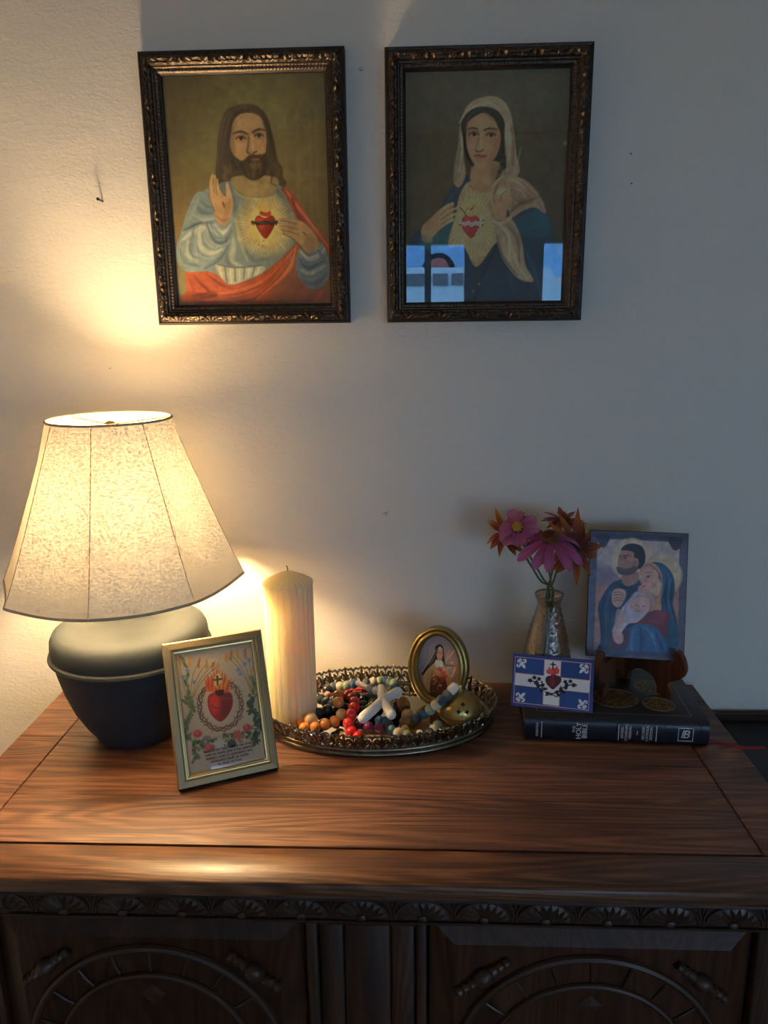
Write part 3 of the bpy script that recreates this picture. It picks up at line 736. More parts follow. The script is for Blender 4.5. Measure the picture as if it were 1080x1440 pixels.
    # white tunic pleats above the sash
    wt = c.p([(405, 1072), (500, 1092), (620, 1082), (642, 1104), (560, 1146), (476, 1172), (430, 1135)], (168, 168, 146), 1.0)
    for k in range(9): c.s_([(425 + k * 24, 1085), (440 + k * 20, 1170 - k * 5)], 2.6, (96, 108, 112) if k % 2 else (196, 192, 164), .9, .8, wt)
    c.s_([(415, 1075), (500, 1090), (620, 1080)], 2, (80, 92, 98), .8, .8)
    # sleeve of the raised arm
    sl = c.p([(305, 735), (262, 830), (240, 910), (214, 1000), (222, 1062), (262, 1108), (360, 1102), (432, 1052), (470, 985), (492, 905), (482, 838), (440, 886), (402, 858), (396, 820), (372, 760), (340, 725)], (128, 143, 140), 1.0)
    for pts, w, col in (([(300, 780), (340, 820), (390, 830)], 7, (92, 108, 114)), ([(290, 830), (350, 860), (400, 850)], 6, (168, 172, 156)), ([(250, 910), (320, 880), (390, 870)], 6, (84, 100, 108)),
                        ([(240, 960), (300, 920), (370, 900), (420, 940)], 8, (180, 182, 164)), ([(300, 900), (290, 990), (300, 1060)], 5, (92, 110, 116)), ([(330, 890), (330, 980), (380, 1020), (440, 1000)], 9, (186, 186, 166)),
                        ([(232, 1000), (260, 1060), (330, 1085)], 7, (90, 104, 108)), ([(270, 960), (270, 1030), (320, 1060)], 7, (162, 166, 150)), ([(360, 880), (400, 960), (450, 965), (480, 910)], 4, (78, 94, 104)),
                        ([(400, 880), (440, 920), (478, 880)], 6, (192, 192, 172)), ([(350, 1095), (420, 1055), (465, 985)], 5, (82, 98, 106)), ([(320, 760), (280, 850)], 6, (150, 160, 150))):
        c.fold(pts, w, col, 1.5, .85, sl, (.4, .3))
    # raised hand
    sk = (190, 150, 102)
    hd = c.p([(388, 660), (372, 700), (374, 752), (398, 815), (404, 858), (440, 888), (468, 862), (487, 800), (484, 752), (470, 706), (462, 684), (452, 690), (454, 742), (440, 735), (420, 700), (408, 668)], sk, .8)
    for pts, w in (([(392, 725), (382, 680), (388, 642)], 5.4), ([(405, 722), (396, 682), (400, 646)], 5), ([(420, 735), (412, 695), (410, 664)], 4.6), ([(466, 745), (462, 715), (458, 686)], 5.2)):
        c.s_(pts, w, (198, 160, 110), .7, 1, None, (1, .6))
    for pts in ([(398, 730), (392, 690), (394, 655)], [(412, 740), (404, 700), (406, 665)], [(372, 700), (376, 755), (398, 815)], [(450, 745), (440, 735), (424, 705)]): c.s_(pts, 1, (104, 74, 46), .6, .8)
    c.p([(450, 780), (480, 770), (470, 850), (440, 870)], (158, 118, 78), 4, .7, hd); c.s_([(438, 775), (446, 795)], 2.2, (96, 60, 40), .6, .9)
    c.s_([(404, 840), (438, 860), (468, 850)], 3, (140, 104, 70), 1.6, .6, hd)
    # near sleeve and hand laid on the heart
    s2 = c.p([(870, 958), (920, 985), (948, 1060), (950, 1130), (912, 1184), (850, 1190), (802, 1135), (790, 1055), (806, 1000), (838, 1022), (880, 1012)], (104, 120, 126), 1.0)
    for pts, w, col in (([(810, 1010), (850, 1050), (905, 1030), (925, 1000)], 6, (168, 174, 162)), ([(805, 1050), (850, 1090), (920, 1060)], 6, (72, 88, 98)), ([(815, 1100), (860, 1120), (930, 1080)], 7, (150, 158, 150)), ([(830, 1160), (890, 1165), (935, 1120)], 7, (78, 92, 102)), ([(890, 1000), (930, 1060)], 4, (84, 100, 110))):
        c.fold(pts, w, col, 1.5, .85, s2, (.4, .3))
    h2 = c.p([(772, 862), (818, 868), (866, 910), (896, 965), (888, 1005), (850, 1022), (812, 985), (780, 950), (752, 920)], (170, 138, 96), .9)
    for pts, w in (([(780, 872), (740, 858), (706, 858)], 4.6), ([(780, 892), (735, 880), (702, 876)], 4.8), ([(785, 915), (745, 905), (708, 898)], 4.8), ([(795, 945), (765, 932), (732, 922)], 4.4)):
        c.s_(pts, w, (174, 140, 96), .7, 1, None, (1, .55))
    for pts in ([(790, 880), (745, 868), (710, 867)], [(795, 905), (745, 893), (708, 888)], [(800, 932), (760, 918), (722, 910)], [(812, 985), (770, 950), (730, 928)]): c.s_(pts, 1, (92, 66, 44), .6, .8)
    c.s_([(824, 920), (838, 935)], 2, (96, 58, 42), .6, .9); c.p([(850, 1020), (890, 1000), (870, 930), (830, 960)], (138, 110, 78), 5, .6, h2)
    # heart with thorns and flames
    c.fr = T
    ht = c.p([(628, 325), (590, 308), (566, 330), (572, 372), (600, 425), (634, 458), (662, 428), (690, 372), (694, 330), (668, 306)], (140, 44, 31), .8)
    c.p([(580, 330), (610, 325), (625, 380), (600, 400)], (196, 82, 56), 4, .6, ht); c.p([(650, 400), (690, 340), (640, 455)], (110, 28, 24), 4, .7, ht)
    for pts in ([(616, 302), (592, 270), (590, 230), (612, 262)], [(634, 300), (626, 250), (634, 205), (642, 255)], [(650, 300), (664, 262), (678, 228), (672, 275)]): c.s_(pts, 3, (206, 164, 82), .9, .9, None, (1, .2))
    c.p([(596, 300), (606, 280), (634, 290), (660, 280), (668, 302), (634, 316)], (170, 70, 44), .8)
    c.s_([(548, 350), (590, 362), (632, 350), (672, 362), (706, 348)], 3.6, (52, 48, 38), .7); c.s_([(550, 362), (590, 350), (632, 364), (672, 350), (704, 362)], 2.4, (76, 68, 48), .6)
    for x in range(552, 712, 18): c.s_([(x, 344), (x + 6, 372)], 1.1, (44, 40, 32), .5)
    for p_ in ((604, 468), (622, 470), (590, 498), (616, 504)): c.e(p_[0], p_[1], 3, 5, (140, 60, 36), .6)
    c.e(606, 466, 6, 8, (228, 214, 170), .7, .8)
    # face
    c.fr = F
    fc = c.p([(480, 232), (560, 244), (638, 285), (678, 370), (700, 470), (706, 560), (700, 650), (680, 740), (600, 890), (540, 905), (430, 810), (345, 700), (308, 600), (306, 490), (335, 340), (400, 262)], (182, 146, 100), 1.0)
    c.p([(300, 440), (350, 330), (370, 520), (360, 700), (300, 650)], (140, 110, 74), 6, .7, fc); c.p([(660, 340), (710, 460), (705, 640), (650, 560), (672, 440)], (144, 112, 74), 5, .6, fc)
    c.p([(420, 290), (540, 270), (640, 330), (560, 410), (430, 400)], (196, 158, 112), 8, .7, fc); c.p([(380, 570), (470, 570), (480, 660), (400, 680)], (202, 158, 112), 7, .7, fc); c.p([(600, 560), (680, 560), (680, 640), (620, 640)], (194, 148, 104), 5, .6, fc)
    # nose
    c.p([(500, 470), (545, 470), (560, 640), (600, 668), (540, 692), (492, 672), (505, 560)], (168, 130, 88), 3, .8, fc); c.s_([(505, 480), (508, 580), (494, 668), (520, 690)], 2.6, (112, 84, 56), 1.3, .85, fc, (.3, 1))
    c.s_([(540, 490), (552, 600), (560, 650)], 3, (206, 168, 122), 1.4, .8, fc); c.s_([(560, 690), (600, 668)], 1.8, (92, 66, 44), .8, .9)
    # beard and moustache
    bd = (74, 60, 43)
    bm_ = c.p([(296, 690), (350, 715), (425, 770), (488, 742), (520, 712), (565, 702), (640, 715), (700, 690), (722, 800), (700, 905), (640, 965), (560, 990), (490, 960), (420, 900), (330, 860), (285, 780)], bd, 1.6)
    c.p([(520, 800), (580, 790), (640, 800), (630, 850), (570, 870), (520, 840)], (128, 106, 70), 3.5, .9); c.p([(540, 880), (590, 870), (580, 960), (530, 950)], (104, 86, 58), 4, .6, bm_)
    for k in range(9): c.s_([(330 + 45 * k, 760 + 10 * (k % 3)), (380 + 38 * k, 860 + 18 * (k % 2)), (430 + 28 * k, 930)], 1.6, (104, 86, 60) if k % 2 else (54, 44, 33), 1, .55, bm_)
    c.s_([(540, 742), (580, 750), (632, 742)], 2.2, (118, 62, 48), .8); c.p([(535, 752), (585, 748), (628, 750), (620, 770), (580, 774), (548, 768)], (150, 94, 72), .9, .85)
    c.s_([(490, 745), (540, 715), (580, 722), (640, 712), (690, 740)], 3.2, (86, 70, 50), 1.4, .9)
    # eyes
    for ex, ey, w in ((424, 524, 50), (622, 494, 46)):
        c.p([(ex - w, ey + 6), (ex - w * .4, ey - 20), (ex + w * .4, ey - 18), (ex + w, ey + 4), (ex + w * .3, ey + 20), (ex - w * .4, ey + 20)], (176, 150, 112), 1.2, .95); c.e(ex + 2, ey - 1, 21, 21, (58, 46, 34), .9); c.e(ex + 2, ey, 9, 9, (24, 20, 18), .6)
        c.s_([(ex - w, ey + 4), (ex - w * .3, ey - 22), (ex + w * .4, ey - 20), (ex + w, ey + 2)], 2, (62, 46, 32), .8); c.s_([(ex - w, ey - 22), (ex, ey - 48), (ex + w, ey - 26)], 2.4, (140, 106, 72), 1.6, .8)
        c.s_([(ex - w * .7, ey + 26), (ex, ey + 34), (ex + w * .7, ey + 24)], 1.6, (140, 104, 70), 1.2, .7)
    c.s_([(340, 470), (390, 452), (440, 450), (492, 472)], 3.0, (66, 52, 36), 1, .95, None, (.5, .7)); c.s_([(556, 458), (590, 434), (640, 424), (690, 436)], 3.0, (66, 52, 36), 1, .95, None, (.8, .5))
    # front hair
    c.p([(480, 232), (400, 262), (340, 340), (318, 470), (300, 600), (300, 720), (215, 780), (180, 620), (205, 400), (250, 250), (350, 180), (470, 150)], hair, 1.6)
    c.p([(482, 232), (560, 244), (640, 288), (680, 372), (704, 480), (712, 620), (715, 760), (790, 780), (795, 620), (755, 460), (710, 310), (640, 215), (560, 165), (485, 155)], hair, 1.6)
    for k, pts in enumerate(([(460, 180), (330, 240), (270, 400), (235, 600), (210, 780)], [(440, 200), (350, 270), (300, 420), (270, 600), (262, 740)], [(400, 175), (270, 260), (215, 420), (190, 620), (175, 820)], [(500, 180), (610, 230), (690, 340), (735, 500), (760, 700)],
                             [(520, 210), (620, 260), (675, 360), (712, 520), (730, 700)], [(560, 165), (680, 260), (740, 430), (775, 600), (800, 760)], [(230, 820), (270, 880), (240, 960), (290, 980)], [(190, 850), (230, 920), (200, 1000)], [(770, 800), (840, 880), (820, 960), (880, 1010)], [(720, 820), (770, 920), (760, 1020), (830, 1050)], [(300, 760), (310, 860), (340, 940)])):
        c.s_(pts, 2.6, (124, 102, 72) if k % 2 == 0 else (58, 47, 35), 1.6, .6, None, (.4, .2))
    c.p([(215, 815), (265, 830), (300, 900), (270, 990), (215, 950), (240, 880)], (120, 104, 66), 3, .6); c.s_([(476, 150), (478, 232)], 2, (112, 94, 66), 1.2, .7)
    c.glow(480, 100, 200, (140, 130, 80), .18)
    c.mottle(.035, 12); c.mottle(.03, 5); c.grain(1.6, 2)
    return c

# ---------------------------------------------------------------- print: veiled woman with a flowered heart
def paint_woman():
    c = Canvas(250, 340, [(571, 94), (806, 91), (795, 424), (570, 427)], (66, 62, 49))
    A = (530, 45, 3.375); F = (630, 120, 9.0); T = (560, 230, 4.5)
    c.fr = A
    c.glow(560, 330, 460, (78, 76, 60), .8); c.glow(220, 700, 380, (76, 68, 50), .7); c.glow(560, 1300, 400, (58, 62, 60), .5)
    # blue mantle
    bl = (36, 54, 72)
    c.p([(430, 660), (380, 705), (330, 770), (295, 850), (200, 930), (150, 1010), (135, 1290), (880, 1290), (850, 960), (815, 840), (700, 840), (640, 1000), (600, 760), (470, 700)], bl, 1.2)
    c.p([(230, 930), (360, 900), (370, 1010), (220, 1020)], (44, 92, 104), 5, .8); c.p([(690, 860), (800, 830), (840, 950), (700, 960), (640, 900)], (34, 76, 96), 6, .8)
    for pts, col in (([(300, 860), (370, 760), (430, 690)], (52, 66, 80)), ([(580, 1000), (520, 1130), (470, 1270)], (24, 36, 50)), ([(700, 1000), (760, 1120), (800, 1280)], (46, 78, 96)), ([(640, 1080), (660, 1200), (700, 1280)], (46, 66, 84))):
        c.fold(pts, 5, col, 2, .7)
    # glowing dress
    ds = c.p([(450, 690), (400, 760), (380, 860), (350, 960), (350, 1010), (420, 1010), (480, 1110), (560, 1010), (600, 950), (590, 780), (550, 700)], (128, 114, 88), 1.5)
    c.glow(455, 900, 260, (172, 150, 112), .6, .8, ds)
    for k in range(40):
        a = 2 * math.pi * k / 40; r1 = 150 + 40 * ((k * 3) % 4)
        c.s_([(455 + 50 * math.cos(a), 890 + 60 * math.sin(a)), (455 + r1 * math.cos(a), 890 + r1 * 1.2 * math.sin(a))], 1.2, (206, 184, 130), .8, .35, ds, (1, .1))
    # neck
    c.p([(470, 600), (590, 590), (600, 690), (560, 735), (500, 742), (455, 715)], (138, 112, 84), 1.2); c.p([(540, 620), (600, 600), (600, 690), (550, 720)], (108, 86, 66), 5, .7)
    c.s_([(452, 715), (500, 740), (550, 735), (590, 715)], 2, (96, 78, 58), 1, .8)
    # veil
    vl = (134, 117, 98)
    v = c.p([(540, 285), (460, 310), (415, 370), (400, 440), (395, 540), (375, 640), (372, 700), (400, 720), (430, 660), (420, 560), (425, 440), (460, 360), (540, 330), (590, 370), (615, 440), (612, 560), (600, 640), (620, 720), (660, 690), (690, 640), (672, 560), (660, 440), (640, 350), (600, 300)], vl, 1.1)
    for pts, w, col in (([(410, 400), (450, 345), (540, 318), (600, 350)], 3, (170, 150, 126)), ([(645, 400), (655, 520), (670, 640)], 4, (96, 84, 72)), ([(620, 420), (632, 540), (630, 650)], 4, (164, 144, 120)), ([(400, 480), (392, 580), (380, 690)], 3, (104, 96, 84)), ([(500, 300), (600, 320), (650, 430)], 4, (156, 136, 112)), ([(410, 560), (400, 640), (385, 700)], 3, (160, 146, 124))):
        c.fold(pts, w, col, 1.3, .8, v, (.4, .3))
    sh = c.p([(600, 650), (660, 665), (720, 690), (770, 740), (805, 800), (815, 850), (760, 820), (700, 840), (650, 870), (630, 830), (570, 900), (545, 830), (555, 750)], (136, 116, 98), 1.1)
    for pts, w, col in (([(640, 680), (720, 720), (790, 800)], 5, (164, 142, 120)), ([(650, 760), (700, 800), (760, 790)], 5, (98, 82, 70)), ([(640, 850), (700, 800), (790, 770)], 4, (88, 74, 64)), ([(620, 700), (660, 760), (650, 840)], 4, (112, 94, 80)), ([(700, 700), (760, 760), (800, 830)], 3, (104, 88, 76))):
        c.fold(pts, w, col, 1.5, .8, sh, (.4, .3))
    c.s_([(660, 665), (680, 600), (696, 530)], 1.6, (150, 140, 120), .8, .9, None, (1, .4))
    # hair and face
    c.fr = F
    hr = (46, 41, 36)
    c.p([(470, 205), (330, 240), (230, 320), (185, 430), (200, 560), (215, 720), (260, 880), (340, 1000), (360, 1160), (280, 1160), (640, 1150), (690, 1060), (770, 990), (750, 800), (740, 560), (745, 420), (690, 300), (590, 215)], hr, 1.4)
    c.fr = A; c.p([(470, 615), (590, 600), (598, 690), (560, 738), (500, 744), (458, 715)], (140, 114, 86), 1.2); c.p([(550, 640), (600, 610), (600, 690), (560, 725)], (104, 84, 64), 5, .7); c.fr = F
    fc = c.p([(450, 300), (540, 320), (620, 390), (660, 480), (690, 560), (690, 680), (660, 800), (590, 920), (500, 1000), (420, 1010), (340, 930), (280, 800), (255, 680), (255, 540), (270, 430), (340, 360)], (150, 118, 92), 1.0)
    c.p([(260, 430), (330, 380), (320, 560), (310, 760), (265, 700)], (122, 94, 72), 6, .7, fc); c.p([(600, 640), (690, 600), (650, 820), (520, 990), (560, 840)], (116, 92, 68), 7, .7, fc); c.p([(360, 400), (520, 380), (600, 440), (480, 500), (360, 480)], (164, 132, 104), 8, .7, fc); c.p([(290, 640), (370, 640), (360, 760), (300, 760)], (164, 122, 96), 6, .7, fc)
    for ex, ey, w in ((350, 572, 58), (568, 582, 60)):
        c.p([(ex - w, ey + 4), (ex - 20, ey - 24), (ex + 26, ey - 22), (ex + w, ey + 4), (ex + 20, ey + 24), (ex - 26, ey + 24)], (142, 124, 104), 1.2, .95); c.e(ex + 6, ey, 24, 22, (38, 36, 34), .9); c.s_([(ex - w, ey + 2), (ex - 16, ey - 26), (ex + 28, ey - 24), (ex + w, ey + 2)], 2, (48, 38, 32), .8)
        c.s_([(ex - w, ey - 30), (ex, ey - 52), (ex + w, ey - 30)], 3, (116, 90, 68), 1.8, .7)
    c.s_([(275, 505), (330, 488), (400, 502)], 2.4, (58, 46, 38), .9, .95, None, (.5, .8)); c.s_([(480, 520), (550, 496), (650, 512)], 2.6, (58, 46, 38), .9, .95, None, (.8, .5))
    c.s_([(420, 560), (400, 680), (372, 760), (400, 790)], 2.4, (108, 82, 62), 1.3, .85, fc, (.3, 1)); c.s_([(450, 560), (450, 700), (440, 750)], 3.2, (172, 138, 108), 1.6, .7, fc); c.s_([(380, 785), (430, 790), (470, 768)], 2, (84, 58, 46), .9, .9)
    c.s_([(358, 846), (400, 836), (430, 846), (505, 850)], 2.6, (104, 56, 46), .8); c.p([(370, 856), (430, 852), (490, 858), (440, 886), (390, 880)], (138, 82, 66), 1.2, .9); c.s_([(400, 912), (440, 915)], 2.4, (108, 84, 64), 1.5, .7)
    for k, pts in enumerate(([(450, 240), (330, 300), (270, 400), (240, 520)], [(500, 250), (600, 320), (670, 420), (700, 540)], [(470, 270), (560, 350), (640, 430)], [(720, 620), (730, 760), (715, 900)], [(740, 820), (700, 960), (640, 1120)], [(230, 600), (250, 780), (320, 960)])):
        c.s_(pts, 2.6, (86, 78, 62) if k % 2 == 0 else (28, 26, 26), 1.6, .7, None, (.5, .3))
    for k in range(7): c.e(740 - 14 * k, 870 + 45 * k, 26, 24, (66, 60, 50) if k % 2 else (34, 31, 29), 1.3, .8)
    # veil edge in front of the hair
    c.s_([(170, 420), (250, 300), (360, 225), (480, 205), (600, 230), (690, 290), (760, 420), (780, 560)], 2.2, (166, 146, 122), 1, .9); c.p([(690, 290), (780, 440), (790, 700), (770, 990), (830, 1040), (900, 960), (870, 600), (820, 380), (740, 260)], (140, 122, 102), 1.3)
    c.s_([(790, 430), (810, 640), (800, 900)], 4, (170, 148, 124), 1.6, .7); c.s_([(840, 500), (860, 700), (850, 960)], 4, (98, 86, 74), 1.6, .7)
    c.p([(200, 540), (160, 660), (100, 960), (95, 1160), (140, 1160), (210, 960), (215, 760)], (120, 110, 92), 1.5); c.s_([(195, 600), (200, 800), (165, 1040)], 2.6, (170, 158, 134), 1.2, .8)
    # hand at the heart
    c.fr = A; sk = (146, 122, 92)
    c.p([(300, 830), (350, 800), (372, 800), (366, 860), (372, 885), (340, 900), (300, 930), (262, 965), (215, 950), (222, 905), (265, 865)], sk, .9)
    for pts, w in (([(300, 850), (335, 815), (368, 798)], 5), ([(305, 870), (345, 838), (386, 822)], 5), ([(310, 890), (350, 862), (392, 846)], 5), ([(310, 908), (345, 888), (368, 872)], 4.6)):
        c.s_(pts, w, (154, 130, 100), .7, 1, None, (1, .55))
    for pts in ([(305, 858), (340, 828), (378, 810)], [(308, 880), (350, 850), (390, 834)], [(312, 900), (350, 876), (372, 864)]): c.s_(pts, 1, (84, 66, 50), .6, .8)
    c.p([(215, 950), (265, 965), (262, 990), (225, 985)], (124, 114, 96), 1, .9)
    # raised hand and pale sleeve
    slv = c.p([(570, 880), (640, 870), (680, 920), (705, 1000), (720, 1100), (760, 1180), (690, 1170), (620, 1090), (585, 1000)], (132, 118, 102), 1.1)
    for pts, w, col in (([(590, 900), (640, 960), (640, 1080)], 5, (170, 152, 130)), ([(620, 890), (680, 980), (690, 1120)], 4, (90, 80, 70)), ([(650, 1000), (680, 1100), (730, 1170)], 4, (164, 146, 124)), ([(580, 960), (610, 1060), (680, 1150)], 4, (84, 76, 68))): c.fold(pts, w, col, 1.4, .8, slv, (.4, .3))
    c.s_([(568, 885), (610, 895), (645, 870)], 5, (150, 134, 112), .9)
    c.p([(550, 790), (575, 745), (610, 720), (640, 735), (645, 780), (630, 830), (622, 870), (585, 885), (560, 850)], (140, 116, 90), .9)
    for pts, w in (([(560, 810), (552, 750), (575, 700), (610, 668)], 5), ([(585, 770), (590, 735), (620, 718)], 4.6), ([(615, 770), (640, 735), (630, 700)], 4.6), ([(600, 780), (612, 750), (640, 735)], 4.4)):
        c.s_(pts, w, (150, 126, 98), .7, 1, None, (1, .55))
    for pts in ([(570, 800), (566, 760), (585, 715)], [(600, 790), (604, 760), (625, 740)], [(560, 850), (575, 880), (600, 886)]): c.s_(pts, 1, (80, 62, 48), .6, .8)
    c.p([(582, 745), (602, 728), (622, 732), (606, 752), (590, 758)], (184, 172, 146), .9, .8)
    # heart with roses
    c.fr = T
    h = c.p([(470, 318), (440, 312), (415, 335), (412, 380), (440, 430), (472, 458), (500, 430), (526, 380), (528, 336), (500, 312)], (132, 46, 52), .8); c.p([(430, 330), (455, 330), (460, 400), (435, 400)], (162, 74, 72), 3, .6, h)
    for x, y in ((410, 355), (432, 368), (456, 360), (478, 372), (502, 360), (524, 368), (540, 350)): c.e(x, y, 15, 14, (178, 168, 146), .9); c.e(x, y, 6, 6, (126, 112, 92), .8)
    for x, y in ((400, 372), (445, 384), (490, 386), (515, 384), (548, 372), (552, 345), (420, 345)): c.e(x, y, 6, 5, (40, 48, 36), .7)
    c.s_([(400, 260), (430, 290), (440, 312)], 1.4, (48, 40, 32), .6); c.s_([(496, 245), (470, 275), (455, 262), (440, 280)], 1.8, (66, 44, 32), .7)
    for pts in ([(470, 312), (462, 260), (480, 215), (484, 260)], [(484, 312), (496, 270), (488, 180)], [(455, 312), (446, 280), (460, 240)]): c.s_(pts, 2.4, (186, 140, 78), .9, .8, None, (1, .2))
    c.s_([(470, 458), (500, 440)], 1, (60, 46, 38), .6)
    c.e(524, 758, 6, 6, (150, 120, 120), .7); c.e(486, 808, 4, 6, (150, 130, 130), .7)
    c.fr = A; c.e(905, 512, 10, 12, (120, 112, 98), 1.2, .8, .5)
    c.mottle(.035, 12); c.mottle(.03, 5); c.grain(1.2, 2)
    return c

GAIN_M, GAIN_W = 1.7, 3.1
wall_picture('framed_print', 'ornate bronze framed print of a bearded man in red and blue robes with radiant heart', -0.3705, -0.0942, 1.3830, 1.7365, 0.0235, paint_man(), GAIN_M, tint=(1.0, 1.0, 0.95))
wall_picture('framed_print', 'ornate bronze framed print of a veiled woman in dark blue with window reflected in glass', -0.0412, 0.2320, 1.3826, 1.7337, 0.0235, paint_woman(), GAIN_W, tint=(1.1, 1.0, 0.84))

# ================================================================== TABLE LAMP
M_CLAY = mat('slate glaze', (0.021, 0.029, 0.036), 0.65, 0, 0.2, bump=(60, 0.12, 0.002), var=(22, 0.3, (0.029, 0.038, 0.046)))
M_BRASSP = mat('lamp brass', (0.45, 0.34, 0.14), 0.35, 0.9)
M_WHITEM = mat('white metal', (0.7, 0.68, 0.62), 0.5)
LX, LY = -0.396, -0.115
lamp = empty('table_lamp', (LX, LY, TOP), 0, 'lit table lamp with cream panelled shade and round slate grey base', 'lamp')
z = lambda v: v - TOP
body = [(0.0, 0.0006), (0.052, 0.0006), (0.0565, 0.003), (0.0600, 0.010), (0.0715, 0.028), (0.0835, 0.052), (0.0930, 0.080), (0.0995, 0.108), (0.1030, 0.126)]
MB().lathe(body + [(0.1030, 0.1275), (0.0, 0.1275)], 64).build('lower_body', M_CLAY, lamp)
ring = [(0.1030, 0.1255), (0.1068, 0.1268), (0.1088, 0.1295), (0.1080, 0.1325), (0.1045, 0.1340), (0.10, 0.1320)]
MB().lathe(ring, 64, close=True).build('seam_ring', M_CLAY, lamp)
lid = [(0.0, 0.1280), (0.1042, 0.1330), (0.1052, 0.1430), (0.1042, 0.1530), (0.1005, 0.1605), (0.0930, 0.1655), (0.0800, 0.1675), (0.0600, 0.1685), (0.0450, 0.1735), (0.0360, 0.1830), (0.0320, 0.1950), (0.0300, 0.2050), (0.0, 0.2065)]
MB().lathe(lid, 64).build('upper_body', M_CLAY, lamp)
MB().lathe([(0.0, 0.206), (0.011, 0.206), (0.008, 0.212), (0.008, 0.234), (0.016, 0.238), (0.0175, 0.278), (0.0, 0.281)], 20).build('socket', M_BRASSP, lamp)
hb = MB(); hz0 = 0.214
for s_ in (-1, 1):
    hb.tube([(s_ * 0.012, 0, hz0), (s_ * 0.045, 0, hz0 + 0.03), (s_ * 0.052, 0, hz0 + 0.11), (s_ * 0.038, 0, hz0 + 0.185), (s_ * 0.004, 0, hz0 + 0.222)], 0.0016, 6)
hb.build('harp', M_BRASSP, lamp)
bulb = MB().lathe([(0.0, 0.2815), (0.012, 0.282), (0.0145, 0.292), (0.0205, 0.312), (0.0225, 0.330), (0.0225, 0.352), (0.0200, 0.366), (0.012, 0.376), (0.0, 0.379)], 24).build('bulb', emit_mat('lit bulb', (1.0, 0.70, 0.37), BULB), lamp)

MB().lathe([(0.0175, 0.2765), (0.030, 0.2765), (0.036, 0.2790), (0.0365, 0.2805), (0.030, 0.2785), (0.0175, 0.2785)], 28, close=True).build('light_baffle', M_WHITEM, lamp)  # added baffle, unseen inside the shade, to block the bulb's downward light

def shade_material():
    m = bpy.data.materials.new('linen shade'); m.use_nodes = True
    nt = m.node_tree; nt.nodes.clear(); L = nt.links.new
    o = nt.nodes.new('ShaderNodeOutputMaterial'); mx = nt.nodes.new('ShaderNodeMixShader'); d = nt.nodes.new('ShaderNodeBsdfDiffuse'); t = nt.nodes.new('ShaderNodeBsdfTranslucent')
    tc = nt.nodes.new('ShaderNodeTexCoord'); n = nt.nodes.new('ShaderNodeTexNoise'); n.inputs['Scale'].default_value = 290; n.inputs['Detail'].default_value = 3
    mp = nt.nodes.new('ShaderNodeMapping'); mp.inputs['Scale'].default_value = (1, 1, 2.0); mp.inputs['Rotation'].default_value = (0.5, 0.2, 0.4)
    L(tc.outputs['Object'], mp.inputs[0]); L(mp.outputs[0], n.inputs['Vector'])
    cr = nt.nodes.new('ShaderNodeValToRGB'); e = cr.color_ramp.elements
    e[0].position = 0.38; e[0].color = (0.33, 0.275, 0.19, 1); e[1].position = 0.60; e[1].color = (0.84, 0.76, 0.58, 1)
    L(n.outputs['Fac'], cr.inputs[0]); L(cr.outputs[0], t.inputs['Color'])
    d.inputs['Color'].default_value = (0.78, 0.72, 0.60, 1)
    mx.inputs[0].default_value = SHADE_T
    L(d.outputs[0], mx.inputs[1]); L(t.outputs[0], mx.inputs[2]); L(mx.outputs[0], o.inputs[0]); return m
SHADE_T = 0.50; M_SEAM = shade_material()
SHADE_T = 0.056; M_SHADE = shade_material()
M_HEM = mat('shade trim', (0.55, 0.45, 0.32), 0.8)
ZB, ZT, RB, RT = z(1.052), z(1.266), 0.1605, 0.0775
def shade_pt(phi, v):
    """phi = angle from the lamp's front towards its right; v = 0 at the hem, 1 at the top"""
    k = (phi - R(6.0)) / R(45); u = k - math.floor(k)          # ribs stand at u = 0
    Rr = RB + (RT - RB) * (v ** 0.93)
    chord = math.cos(R(22.5)) / math.cos(R(45) * (u - .5)); lobe = 1 - 4 * (u - .5) ** 2
    r = Rr * (chord - (0.022 - 0.006 * v) * lobe) if v < 0.97 else Rr * (chord * 0.4 + 0.6)
    r = Rr * ((1 - v ** 3) * (chord - 0.012 * lobe) + v ** 3 * (0.985 + 0.015 * chord))
    zz = ZB + (ZT - ZB) * v - (1 - v) * 0.0055 * lobe
    return (r * math.sin(phi), -r * math.cos(phi), zz)
for k in range(8):
    a0 = R(6 + 45 * k)
    MB().grid(lambda u, v: shade_pt(a0 + R(45) * min(max(u, 0.0005), 0.9995), v), 14, 14).build('shade_panel', M_SHADE, lamp, angle=80)
    MB().tube([tuple(1.0015 * q if i < 2 else q for i, q in enumerate(shade_pt(a0 + 1e-5, v))) for v in np.linspace(0, 1, 9)], 0.0006, 5).build('shade_seam', M_SEAM, lamp)
MB().tube([shade_pt(2 * math.pi * i / 128, 0) for i in range(128)], 0.0019, 6, closed=True).build('bottom_trim', M_HEM, lamp)
MB().tube([shade_pt(2 * math.pi * i / 96, 1) for i in range(96)], 0.0017, 6, closed=True).build('top_trim', M_HEM, lamp)
spd = MB()
for a in (0, 120, 240): spd.tube([(0, 0, ZT - 0.008), (RT * math.sin(R(a)), -RT * math.cos(R(a)), ZT - 0.002)], 0.0013, 6)
spd.lathe([(0.0, ZT - 0.012), (0.008, ZT - 0.011), (0.008, ZT - 0.006), (0.004, ZT - 0.003), (0.0, ZT - 0.002)], 12)
spd.build('shade_spider', M_BRASSP, lamp)

# ================================================================== SMALL GILT FRAME WITH THE FLAMING HEART CARD
M_CHAMP = mat('champagne metal', (0.30, 0.235, 0.125), 0.44, 0.8, bump=(500, 0.05, 0.0005))
M_GILT = mat('gilt lip', (0.58, 0.44, 0.20), 0.28, 0.9)
M_CARDBK = mat('frame back', (0.03, 0.03, 0.03), 0.8)

